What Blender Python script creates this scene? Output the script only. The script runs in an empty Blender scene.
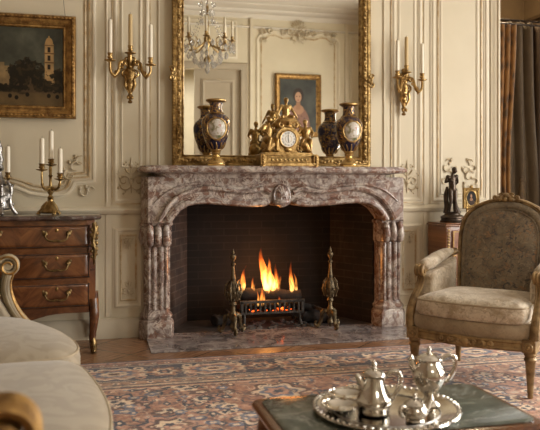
import bpy, bmesh, math, random
import numpy as np
from mathutils import Vector, Matrix

# ------------------------------------------------------------------ camera, light, exposure
SC = bpy.context.scene
COL = SC.collection
PI = math.pi
random.seed(7)

cam_d = bpy.data.cameras.new('camera')
cam = bpy.data.objects.new('camera', cam_d)
COL.objects.link(cam)
cam.location = (-1.30, -5.035, 1.05)
cam.rotation_euler = (PI / 2, 0, -math.radians(14))
cam_d.sensor_width = 36
cam_d.lens = 700 / 540 * 36
cam_d.shift_y = -27 / 540
cam_d.clip_start = 0.05
cam_d.dof.use_dof = True
cam_d.dof.focus_distance = 4.6
cam_d.dof.aperture_fstop = 4.2
SC.camera = cam

world = bpy.data.worlds.new('world')
SC.world = world
world.use_nodes = True
world.node_tree.nodes['Background'].inputs[0].default_value = (0.75, 0.85, 1.0, 1)
world.node_tree.nodes['Background'].inputs[1].default_value = 1.0

def area_light(name, loc, rot, sx, sy, energy, color):
    d = bpy.data.lights.new(name, 'AREA')
    d.shape = 'RECTANGLE'; d.size = sx; d.size_y = sy; d.energy = energy; d.color = color
    o = bpy.data.objects.new(name, d); COL.objects.link(o)
    o.location = loc; o.rotation_euler = rot
    return o

# daylight entering by the tall windows of the right wall
XR = 3.3
WIN = [(-2.05, 1.35), (-4.45, 1.35)]      # centre y, width of each window
DAY = (1.0, 0.955, 0.885)
for yc, w in WIN:
    area_light('window_daylight', (XR + 0.32, yc, 1.75), (0, PI / 2, 0), 2.9, w, 245, DAY)
# daylight in the neighbouring room seen through the open door
area_light('hall_daylight', (0.2, -7.0, 3.2), (0, 0, 0), 1.2, 1.0, 75, DAY)
# side fill added in the curtained recess, no window there
area_light('recess_side_fill', (3.16, 0.42, 2.1), (0, PI / 2, 0), 1.8, 0.5, 4, DAY)
rl = bpy.data.lights.new('recess_top_fill', 'POINT'); rl.energy = 26; rl.color = (1.0, 0.78, 0.5); rl.shadow_soft_size = 0.08  # warm point fill added high in the recess, without a fitting
ro = bpy.data.objects.new('recess_top_fill', rl); COL.objects.link(ro); ro.location = (2.45, 0.75, 3.0)

SC.view_settings.view_transform = 'Standard'
SC.view_settings.look = 'None'
SC.view_settings.gamma = 1
SC.view_settings.use_curve_mapping = False
SC.view_settings.exposure = 0.0

# ------------------------------------------------------------------ node helpers
class N:
    def __init__(s, name):
        s.m = bpy.data.materials.new(name); s.m.use_nodes = True
        s.t = s.m.node_tree; s.b = s.t.nodes['Principled BSDF']; s.o = s.t.nodes['Material Output']
    def n(s, kind, **kw):
        x = s.t.nodes.new('ShaderNode' + kind)
        for k, v in kw.items():
            if k.startswith('i_'):
                x.inputs[k[2:].replace('_', ' ')].default_value = v
            else:
                setattr(x, k, v)
        return x
    def l(s, a, b): s.t.links.new(a, b)
    def val(s, x, sock):
        if isinstance(x, (int, float)): sock.default_value = x
        else: s.l(x, sock)
    def math(s, op, a, b=0.0, c=None, clamp=False):
        x = s.n('Math', operation=op, use_clamp=clamp)
        s.val(a, x.inputs[0]); s.val(b, x.inputs[1])
        if c is not None: s.val(c, x.inputs[2])
        return x.outputs[0]
    def coord(s, kind='Object'):
        return s.n('TexCoord').outputs[kind]
    def mapping(s, v, scale=(1, 1, 1), rot=(0, 0, 0), loc=(0, 0, 0)):
        x = s.n('Mapping'); s.l(v, x.inputs[0])
        x.inputs['Scale'].default_value = scale; x.inputs['Rotation'].default_value = rot
        x.inputs['Location'].default_value = loc
        return x.outputs[0]
    def noise(s, v, scale, detail=4, rough=0.55, dist=0.0):
        x = s.n('TexNoise'); s.l(v, x.inputs['Vector'])
        x.inputs['Scale'].default_value = scale; x.inputs['Detail'].default_value = detail
        x.inputs['Roughness'].default_value = rough; x.inputs['Distortion'].default_value = dist
        return x.outputs['Fac']
    def voro(s, v, scale, feature='F1', out='Distance', rnd=1.0):
        x = s.n('TexVoronoi', feature=feature); s.l(v, x.inputs['Vector'])
        x.inputs['Scale'].default_value = scale
        x.inputs['Randomness'].default_value = rnd
        return x.outputs[out]
    def ramp(s, f, stops, interp='LINEAR'):
        x = s.n('ValToRGB'); s.l(f, x.inputs[0]); cr = x.color_ramp; cr.interpolation = interp
        while len(cr.elements) < len(stops): cr.elements.new(0.5)
        for e, (p, c) in zip(cr.elements, stops):
            e.position = p
            e.color = (c, c, c, 1) if isinstance(c, (int, float)) else (*c, 1)
        return x.outputs[0]
    def mix(s, f, a, b, blend='MIX'):
        x = s.n('Mix', data_type='RGBA', blend_type=blend)
        s.val(f, x.inputs[0])
        for v, k in ((a, 6), (b, 7)):
            if isinstance(v, tuple): x.inputs[k].default_value = (*v, 1)
            else: s.l(v, x.inputs[k])
        return x.outputs[2]
    def color(s, c):
        if isinstance(c, tuple): s.b.inputs['Base Color'].default_value = (*c, 1)
        else: s.l(c, s.b.inputs['Base Color'])
    def bump(s, h, strength=0.3, dist=0.01):
        x = s.n('Bump'); x.inputs['Strength'].default_value = strength
        x.inputs['Distance'].default_value = dist
        s.l(h, x.inputs['Height']); s.l(x.outputs[0], s.b.inputs['Normal'])
    def set(s, rough=0.5, metal=0.0, spec=0.5, sheen=0.0, coat=0.0):
        i = s.b.inputs
        i['Roughness'].default_value = rough; i['Metallic'].default_value = metal
        i['Specular IOR Level'].default_value = spec
        i['Sheen Weight'].default_value = sheen; i['Coat Weight'].default_value = coat
        return s.m

def two(name, a, b, scale=6, rough=0.5, metal=0.0, detail=4, bump=0.0, bscale=None, lo=0.35, hi=0.65, sheen=0.0, coat=0.0, spec=0.5, dist=0.0):
    m = N(name); v = m.coord()
    f = m.noise(v, scale, detail, 0.6, dist)
    m.color(m.ramp(f, [(lo, a), (hi, b)]))
    if bump: m.bump(m.noise(v, bscale or scale * 6, 3), bump, 0.006)
    return m.set(rough, metal, spec, sheen, coat)

def make_image(name, arr):
    h, w, _ = arr.shape
    im = bpy.data.images.new(name, w, h)
    a = np.ones((h, w, 4), dtype=np.float32); a[..., :3] = np.clip(arr, 0, 1)
    im.pixels.foreach_set(a.ravel()); im.update(); im.pack()
    return im

def image_mat(name, arr, axes='xy', rough=0.8, bump=0.0, spec=0.3, sheen=0.0):
    m = N(name); g = m.n('SeparateXYZ'); m.l(m.coord('Generated'), g.inputs[0])
    c = m.n('CombineXYZ'); o = dict(x=0, y=1, z=2)
    m.l(g.outputs[o[axes[0]]], c.inputs[0]); m.l(g.outputs[o[axes[1]]], c.inputs[1])
    t = m.n('TexImage', image=make_image(name, arr), extension='EXTEND'); m.l(c.outputs[0], t.inputs[0])
    m.color(t.outputs[0])
    if bump: m.bump(m.noise(m.coord(), 180, 2), bump, 0.004)
    return m.set(rough, 0, spec, sheen)

# ------------------------------------------------------------------ materials
def marble_rouge():
    m = N('red_grey_marble'); v = m.coord()
    n0 = m.n('TexNoise'); m.l(v, n0.inputs['Vector']); n0.inputs['Scale'].default_value = 5; n0.inputs['Detail'].default_value = 5
    vv = m.n('Vector' + 'Math', operation='MULTIPLY_ADD'); m.l(n0.outputs['Color'], vv.inputs[0])
    vv.inputs[1].default_value = (0.16, 0.16, 0.16); m.l(v, vv.inputs[2]); w = vv.outputs[0]
    base = m.ramp(m.noise(w, 17, 8, 0.68, 0.8), [(0.30, (0.085, 0.050, 0.040)), (0.43, (0.205, 0.148, 0.128)), (0.53, (0.36, 0.305, 0.272)), (0.62, (0.53, 0.47, 0.415)), (0.74, (0.80, 0.72, 0.62))])
    cell = m.voro(w, 23, out='Color'); sp = m.n('SeparateColor'); m.l(cell, sp.inputs[0])
    red = m.ramp(sp.outputs[0], [(0.64, 0.0), (0.78, 0.72)])
    c = m.mix(red, base, m.ramp(m.noise(w, 34, 4), [(0.3, (0.105, 0.046, 0.031)), (0.7, (0.25, 0.122, 0.08))]))
    vein = m.ramp(m.math('ABSOLUTE', m.math('SUBTRACT', m.noise(w, 6.5, 6, 0.6, 1.2), 0.5)), [(0.0, 0.8), (0.022, 0.0)])
    c = m.mix(vein, c, (0.62, 0.53, 0.45))
    m.color(c); return m.set(0.22, 0, 0.5)

def marble_hearth():
    m = N('hearth_marble'); v = m.coord()
    base = m.ramp(m.noise(v, 6, 8, 0.7, 1.2), [(0.28, (0.085, 0.066, 0.062)), (0.46, (0.155, 0.128, 0.124)), (0.60, (0.30, 0.265, 0.252)), (0.75, (0.58, 0.53, 0.48))])
    vein = m.ramp(m.math('ABSOLUTE', m.math('SUBTRACT', m.noise(v, 3.5, 6, 0.6, 1.0), 0.5)), [(0.0, 0.7), (0.02, 0.0)])
    c = m.mix(vein, base, (0.5, 0.44, 0.40))
    s = m.n('SeparateXYZ'); m.l(v, s.inputs[0])
    # joints of the slabs
    j = m.math('ABSOLUTE', m.math('SUBTRACT', m.math('FRACT', m.math('MULTIPLY', m.math('ADD', s.outputs[0], s.outputs[1]), 1.9)), 0.5))
    c = m.mix(m.ramp(j, [(0.0, 0.6), (0.012, 0.0)]), c, (0.45, 0.41, 0.37))
    m.color(c); return m.set(0.12, 0, 0.5)

def marble_dark(name, a, b, c_, rough=0.15):
    m = N(name); v = m.coord()
    base = m.ramp(m.noise(v, 5, 7, 0.65, 1.4), [(0.3, a), (0.55, b), (0.74, c_)])
    vein = m.ramp(m.math('ABSOLUTE', m.math('SUBTRACT', m.noise(v, 3.2, 6, 0.62, 1.6), 0.5)), [(0.0, 0.45), (0.016, 0.0)])
    m.color(m.mix(vein, base, (0.42, 0.43, 0.39))); return m.set(rough, 0, 0.5)

def veneer(chevron=True, dark=1.0, name='walnut_veneer'):
    m = N(name); s = m.n('SeparateXYZ'); m.l(m.coord(), s.inputs[0])
    if chevron:
        f = m.math('PINGPONG', m.math('ADD', s.outputs[0], 0.21), 0.205)
        g = m.math('ADD', m.math('ABSOLUTE', f), s.outputs[2])
    else:
        g = m.math('MULTIPLY', s.outputs[2], 0.6)
    c = m.n('CombineXYZ'); m.l(g, c.inputs[0]); m.l(m.math('MULTIPLY', s.outputs[0], 0.25), c.inputs[1])
    f = m.noise(m.mapping(c.outputs[0], (5, 9, 1)), 2.6, 6, 0.65, 0.9)
    k = dark
    m.color(m.ramp(f, [(0.26, (0.03 * k, 0.010 * k, 0.004 * k)), (0.48, (0.115 * k, 0.040 * k, 0.013 * k)), (0.72, (0.235 * k, 0.092 * k, 0.030 * k))]))
    return m.set(0.24, 0, 0.5, coat=0.3)

def parquet():
    m = N('parquet_floor'); v = m.mapping(m.coord(), (1, 1, 1), (0, 0, math.radians(45)))
    s = m.n('SeparateXYZ'); m.l(v, s.inputs[0])
    cell = m.n('CombineXYZ'); fx = m.math('MULTIPLY', s.outputs[0], 2.6); fy = m.math('MULTIPLY', s.outputs[1], 2.6)
    m.l(m.math('FLOOR', fx), cell.inputs[0]); m.l(m.math('FLOOR', fy), cell.inputs[1])
    w = m.n('TexWhiteNoise', noise_dimensions='2D'); m.l(cell.outputs[0], w.inputs['Vector'])
    g1 = m.noise(m.mapping(v, (2, 22, 1)), 3, 5); g2 = m.noise(m.mapping(v, (22, 2, 1)), 3, 5)
    pick = m.math('GREATER_THAN', w.outputs[0], 0.5)
    g = m.math('ADD', m.math('MULTIPLY', g1, pick), m.math('MULTIPLY', g2, m.math('SUBTRACT', 1.0, pick)))
    c = m.ramp(g, [(0.3, (0.17, 0.083, 0.042)), (0.7, (0.40, 0.225, 0.125))])
    c = m.mix(m.math('MULTIPLY', w.outputs[0], 0.35), c, (0.16, 0.085, 0.048))
    ex = m.math('ABSOLUTE', m.math('SUBTRACT', m.math('FRACT', fx), 0.5)); ey = m.math('ABSOLUTE', m.math('SUBTRACT', m.math('FRACT', fy), 0.5))
    e = m.ramp(m.math('MAXIMUM', ex, ey), [(0.480, 0.0), (0.494, 0.75)])
    m.color(m.mix(e, c, (0.035, 0.016, 0.009)))
    return m.set(0.25, 0, 0.5)

def brick(name, ax, ay, off=0.0, k=1.0):
    m = N(name); s = m.n('SeparateXYZ'); m.l(m.coord(), s.inputs[0])
    c = m.n('CombineXYZ')
    m.l(m.math('ADD', m.math('ADD', m.math('MULTIPLY', s.outputs[0], ax), m.math('MULTIPLY', s.outputs[1], ay)), off), c.inputs[0])
    m.l(s.outputs[2], c.inputs[1])
    b = m.n('TexBrick'); m.l(c.outputs[0], b.inputs['Vector'])
    b.inputs['Scale'].default_value = 1.0; b.inputs['Brick Width'].default_value = 0.205; b.inputs['Row Height'].default_value = 0.056
    b.inputs['Mortar Size'].default_value = 0.005; b.inputs['Mortar Smooth'].default_value = 0.3; b.inputs['Bias'].default_value = 0.0
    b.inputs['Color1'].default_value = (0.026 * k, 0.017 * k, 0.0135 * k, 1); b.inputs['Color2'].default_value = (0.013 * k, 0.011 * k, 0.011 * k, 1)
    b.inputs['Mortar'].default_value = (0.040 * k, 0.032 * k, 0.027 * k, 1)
    n = m.noise(m.coord(), 5, 6, 0.65)
    col = m.mix(m.ramp(n, [(0.40, 0.0), (0.66, 0.75)]), b.outputs[0], (0.007, 0.006, 0.006))
    n2 = m.noise(m.mapping(m.coord(), (9, 9, 2.0)), 1.3, 4, 0.6)
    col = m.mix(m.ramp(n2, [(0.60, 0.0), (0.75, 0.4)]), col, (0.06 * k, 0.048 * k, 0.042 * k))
    m.color(col); m.bump(b.outputs['Fac'], -0.7, 0.01)
    return m.set(0.8, 0, 0.3)

def damask():
    m = N('cream_damask'); v = m.coord()
    f = m.noise(v, 9, 3, 0.5, 2.0)
    a = m.ramp(f, [(0.44, (0.285, 0.232, 0.160)), (0.54, (0.340, 0.282, 0.200))])
    m.color(m.mix(m.ramp(m.noise(v, 3, 3), [(0.4, 0.0), (0.7, 0.35)]), a, (0.265, 0.205, 0.13)))
    m.bump(m.noise(v, 240, 2), 0.25, 0.002)
    return m.set(0.75, 0, 0.3, sheen=0.3)

def brocade(name, base, alt, flower, dark, mixv=0.5):
    m = N(name); v = m.coord()
    n0 = m.noise(v, 8, 4, 0.6, 1.0)
    c = m.ramp(n0, [(0.38, alt), (0.60, base)])
    w = m.n('VectorMath', operation='MULTIPLY_ADD'); nn = m.n('TexNoise'); m.l(v, nn.inputs['Vector']); nn.inputs['Scale'].default_value = 30
    m.l(nn.outputs['Color'], w.inputs[0]); w.inputs[1].default_value = (0.02, 0.02, 0.02); m.l(v, w.inputs[2])
    fl = m.ramp(m.noise(w.outputs[0], 34, 3, 0.55, 1.5), [(0.56, 0.0), (0.64, mixv)])
    c = m.mix(fl, c, flower)
    d2 = m.noise(m.mapping(w.outputs[0], loc=(5, 3, 1)), 30, 4, 0.6, 1.5); c = m.mix(m.ramp(d2, [(0.57, 0.0), (0.63, mixv)]), c, dark)
    d3 = m.noise(m.mapping(w.outputs[0], loc=(2, 7, 4)), 26, 3, 0.6, 2.0); c = m.mix(m.ramp(d3, [(0.60, 0.0), (0.66, mixv * 0.7)]), c, tuple(min(1, 1.45 * q) for q in base))
    st = m.ramp(m.math('ABSOLUTE', m.math('SUBTRACT', m.noise(v, 17, 3, 0.5, 1.0), 0.5)), [(0.0, mixv * 0.8), (0.025, 0.0)])
    c = m.mix(st, c, dark)
    m.color(c); m.bump(m.noise(v, 300, 2), 0.2, 0.002)
    return m.set(0.7, 0, 0.35, sheen=0.25)

M = {}
M['cream'] = two('cream_paint', (0.575, 0.505, 0.365), (0.625, 0.555, 0.41), 1.6, 0.42, spec=0.35)
M['cream_light'] = two('cream_paint_moulding', (0.60, 0.53, 0.395), (0.65, 0.58, 0.44), 4, 0.4, spec=0.4)
def gilt_edge():
    m = N('worn_gilded_moulding'); v = m.coord()
    f = m.ramp(m.noise(v, 11, 5, 0.65), [(0.40, 0.0), (0.58, 1.0)])
    m.color(m.mix(f, (0.40, 0.27, 0.13), (0.55, 0.46, 0.31)))
    return m.set(0.38, 0.25, 0.5)
M['gilt_edge'] = gilt_edge()
def gilt_relief():
    m = N('relief_paint'); v = m.coord()
    f = m.ramp(m.noise(v, 16, 4, 0.6), [(0.42, 0.0), (0.62, 1.0)])
    m.color(m.mix(f, (0.42, 0.33, 0.20), (0.60, 0.53, 0.40)))
    return m.set(0.45, 0.0, 0.4)
M['relief'] = gilt_relief()
M['plinth'] = two('plinth_paint', (0.47, 0.40, 0.29), (0.52, 0.45, 0.335), 3, 0.45)
M['ceiling'] = two('ceiling_plaster', (0.60, 0.55, 0.46), (0.64, 0.59, 0.50), 2, 0.8)
M['rouge'] = marble_rouge(); M['hearth'] = marble_hearth()
M['gold'] = two('gilded_wood', (0.17, 0.095, 0.030), (0.56, 0.385, 0.155), 30, 0.36, 0.8, bump=0.35, bscale=120)
M['ormolu'] = two('gilt_bronze', (0.22, 0.125, 0.040), (0.56, 0.375, 0.150), 34, 0.32, 0.9, bump=0.3, bscale=160)
M['brass'] = two('aged_brass', (0.19, 0.115, 0.040), (0.50, 0.345, 0.140), 26, 0.32, 0.9, bump=0.15, bscale=120)
M['oldgold'] = two('old_gilt_frame', (0.16, 0.08, 0.025), (0.46, 0.27, 0.085), 22, 0.42, 0.7, bump=0.4, bscale=130)
M['chairgold'] = two('antique_gilt_wood', (0.15, 0.090, 0.038), (0.38, 0.255, 0.115), 18, 0.40, 0.35, bump=0.25, bscale=130)
M['greygilt'] = two('grey_gilt_wood', (0.26, 0.21, 0.135), (0.42, 0.345, 0.225), 14, 0.42, 0.1, bump=0.1)
M['mount'] = two('dark_gilt_mount', (0.10, 0.062, 0.026), (0.34, 0.235, 0.10), 40, 0.38, 0.9, bump=0.3, bscale=160)
M['silver'] = two('polished_silver', (0.50, 0.47, 0.425), (0.74, 0.71, 0.655), 14, 0.12, 1.0)
M['silver_dark'] = two('tarnished_silver', (0.16, 0.15, 0.14), (0.52, 0.50, 0.47), 30, 0.28, 0.95, bump=0.3)
M['bronze'] = two('dark_bronze', (0.025, 0.018, 0.013), (0.085, 0.058, 0.038), 18, 0.32, 0.6)
M['andiron'] = two('weathered_bronze', (0.045, 0.034, 0.022), (0.20, 0.145, 0.075), 34, 0.42, 0.7, bump=0.4, bscale=120)
M['iron'] = two('black_iron', (0.028, 0.025, 0.023), (0.095, 0.082, 0.070), 26, 0.5, 0.6, bump=0.3)
M['wax'] = two('candle_wax', (0.74, 0.67, 0.53), (0.80, 0.74, 0.61), 5, 0.45)
M['wax_shaded'] = two('shaded_candle_wax', (0.50, 0.36, 0.17), (0.58, 0.43, 0.22), 5, 0.45)  # shade on the middle sconce candles mixed into the wax colour
M['wick'] = two('wick', (0.02, 0.02, 0.02), (0.05, 0.05, 0.05), 30, 0.9)
M['veneer'] = veneer(True); M['veneer_plain'] = veneer(False, 0.85, 'walnut_frame')
M['cab_wood'] = veneer(False, 1.15, 'mahogany_side')
M['cab_front'] = two('inlaid_drawer_wood', (0.17, 0.065, 0.035), (0.28, 0.125, 0.065), 12, 0.3, dist=1.5)
M['table_wood'] = veneer(False, 1.0, 'table_walnut')
M['commode_top'] = marble_dark('commode_marble', (0.035, 0.022, 0.018), (0.10, 0.065, 0.055), (0.22, 0.16, 0.14), 0.12)
M['table_top'] = marble_dark('green_marble', (0.03, 0.036, 0.028), (0.10, 0.112, 0.088), (0.30, 0.30, 0.245), 0.22)
M['parquet'] = parquet()
M['damask'] = damask()
M['piping'] = two('sofa_piping', (0.33, 0.26, 0.17), (0.42, 0.34, 0.23), 20, 0.7)
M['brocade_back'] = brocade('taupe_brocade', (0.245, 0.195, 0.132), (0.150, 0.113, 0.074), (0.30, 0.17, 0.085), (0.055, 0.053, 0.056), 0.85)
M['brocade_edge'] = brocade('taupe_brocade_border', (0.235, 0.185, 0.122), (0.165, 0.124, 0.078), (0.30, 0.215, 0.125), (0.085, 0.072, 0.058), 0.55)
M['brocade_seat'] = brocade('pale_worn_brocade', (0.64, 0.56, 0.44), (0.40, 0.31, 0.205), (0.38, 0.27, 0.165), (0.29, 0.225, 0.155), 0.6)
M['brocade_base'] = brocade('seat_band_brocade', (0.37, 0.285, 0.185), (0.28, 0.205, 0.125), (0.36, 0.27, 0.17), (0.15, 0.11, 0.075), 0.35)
M['log'] = two('charred_log', (0.006, 0.005, 0.0045), (0.026, 0.017, 0.012), 14, 0.9, bump=0.8, bscale=30)
M['ash'] = two('ash', (0.03, 0.026, 0.024), (0.13, 0.115, 0.10), 20, 0.95, bump=0.5)
M['brownwall'] = two('brown_wall_cloth', (0.16, 0.105, 0.055), (0.20, 0.135, 0.07), 4, 0.75)
M['mirror'] = N('mirror_glass'); M['mirror'].color((0.86, 0.85, 0.79)); M['mirror'] = M['mirror'].set(0.012, 1.0)
M['door_paint'] = two('taupe_door_paint', (0.36, 0.30, 0.21), (0.40, 0.335, 0.24), 3, 0.5)
M['white_enamel'] = two('white_enamel', (0.80, 0.78, 0.71), (0.86, 0.84, 0.78), 5, 0.25)
M['black'] = two('black_enamel', (0.012, 0.011, 0.012), (0.02, 0.02, 0.022), 5, 0.4)

def glass_mat():
    m = N('cut_crystal'); i = m.b.inputs
    i['Base Color'].default_value = (0.95, 0.95, 0.93, 1); i['Transmission Weight'].default_value = 0.85
    i['IOR'].default_value = 1.6
    return m.set(0.05, 0, 0.8)
M['crystal'] = glass_mat(); M['crystal'].node_tree.nodes['Principled BSDF'].inputs['Transmission Weight'].default_value = 0.85
def pane_mat():
    m = N('window_pane'); t = m.n('BsdfTransparent'); g = m.n('BsdfGlossy'); g.inputs['Roughness'].default_value = 0.02
    x = m.n('MixShader'); x.inputs[0].default_value = 0.06
    m.l(t.outputs[0], x.inputs[1]); m.l(g.outputs[0], x.inputs[2]); m.l(x.outputs[0], m.o.inputs[0])
    return m.m
M['pane'] = pane_mat()

def vase_mat():
    m = N('cobalt_gilt_porcelain'); v = m.coord()
    n = m.noise(v, 42, 3, 0.5, 1.2)
    band = m.ramp(m.math('ABSOLUTE', m.math('SUBTRACT', n, 0.5)), [(0.035, 1.0), (0.06, 0.0)])
    f2 = m.ramp(m.voro(v, 34), [(0.20, 1.0), (0.30, 0.0)])
    g = m.math('MAXIMUM', m.math('MULTIPLY', band, m.ramp(m.noise(v, 9, 2), [(0.40, 0.0), (0.56, 1.0)])), m.math('MULTIPLY', f2, 0.7))
    m.color(m.mix(g, (0.012, 0.013, 0.042), (0.50, 0.30, 0.09)))
    m.l(m.math('MULTIPLY', g, 0.8), m.b.inputs['Metallic'])
    return m.set(0.14, 0.0, 0.5)
M['cobalt'] = vase_mat()
def medallion_mat():
    m = N('painted_porcelain_scene'); v = m.coord()
    c = m.ramp(m.noise(v, 26, 5, 0.6, 0.5), [(0.34, (0.10, 0.12, 0.06)), (0.43, (0.30, 0.25, 0.15)), (0.50, (0.54, 0.49, 0.42)), (0.57, (0.58, 0.55, 0.50)), (0.65, (0.42, 0.18, 0.12))])
    m.color(c); return m.set(0.18, 0, 0.5)
M['medallion'] = medallion_mat()
M['porcelain_foot'] = two('gilt_porcelain_foot', (0.45, 0.27, 0.08), (0.60, 0.42, 0.18), 20, 0.25, 0.8)

def curtain_mat(name, a, b, c_, sc):
    m = N(name); v = m.coord()
    f = m.voro(m.mapping(v, (1, 1, 0.7)), sc)
    col = m.ramp(f, [(0.2, c_), (0.45, a), (0.7, b)])
    m.color(col); m.bump(m.noise(v, 200, 2), 0.2, 0.002)
    return m.set(0.6, 0, 0.4, sheen=0.3)
M['brocade_curtain'] = curtain_mat('amber_brocade_curtain', (0.205, 0.092, 0.022), (0.28, 0.135, 0.034), (0.085, 0.048, 0.018), 16)
M['taupe_curtain'] = two('taupe_curtain', (0.115, 0.083, 0.048), (0.145, 0.106, 0.062), 6, 0.75)
M['brown_curtain'] = two('dark_brown_curtain', (0.052, 0.030, 0.015), (0.075, 0.045, 0.022), 6, 0.75)

def flame_mat(name, h, strength, seed):
    m = N(name); m.t.nodes.remove(m.b)
    v = m.coord(); s = m.n('SeparateXYZ'); m.l(v, s.inputs[0])
    t = m.math('DIVIDE', s.outputs[2], h)
    n = m.noise(m.mapping(v, (26, 26, 9), loc=(seed, seed * 2, 0)), 1.0, 4, 0.55, 0.4)
    k = m.math('MULTIPLY', m.math('SUBTRACT', n, 0.34), 4.0, clamp=True)
    fall = m.math('POWER', m.math('SUBTRACT', 1.0, t, clamp=True), 0.8)
    st = m.math('MULTIPLY', m.math('MULTIPLY', k, fall), strength)
    col = m.ramp(m.math('ADD', t, m.math('MULTIPLY', m.math('SUBTRACT', 0.5, n), 0.9)), [(0.0, (1.0, 0.50, 0.13)), (0.35, (1.0, 0.30, 0.045)), (0.75, (1.0, 0.14, 0.012))])
    e = m.n('Emission'); m.l(col, e.inputs[0]); m.l(st, e.inputs[1]); m.l(e.outputs[0], m.o.inputs['Volume'])
    return m.m
def ember_mat():
    m = N('glowing_embers'); v = m.coord()
    n = m.noise(v, 30, 4, 0.65)
    m.color((0.03, 0.02, 0.018))
    m.l(m.ramp(n, [(0.45, (0, 0, 0)), (0.60, (0.9, 0.10, 0.01)), (0.75, (1, 0.35, 0.06))]), m.b.inputs['Emission Color'])
    m.b.inputs['Emission Strength'].default_value = 5.0
    return m.set(0.9)
M['ember'] = ember_mat()

# ------------------------------------------------------------------ mesh builder
def wallmap(u, v, h): return (u, -h, v)

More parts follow.
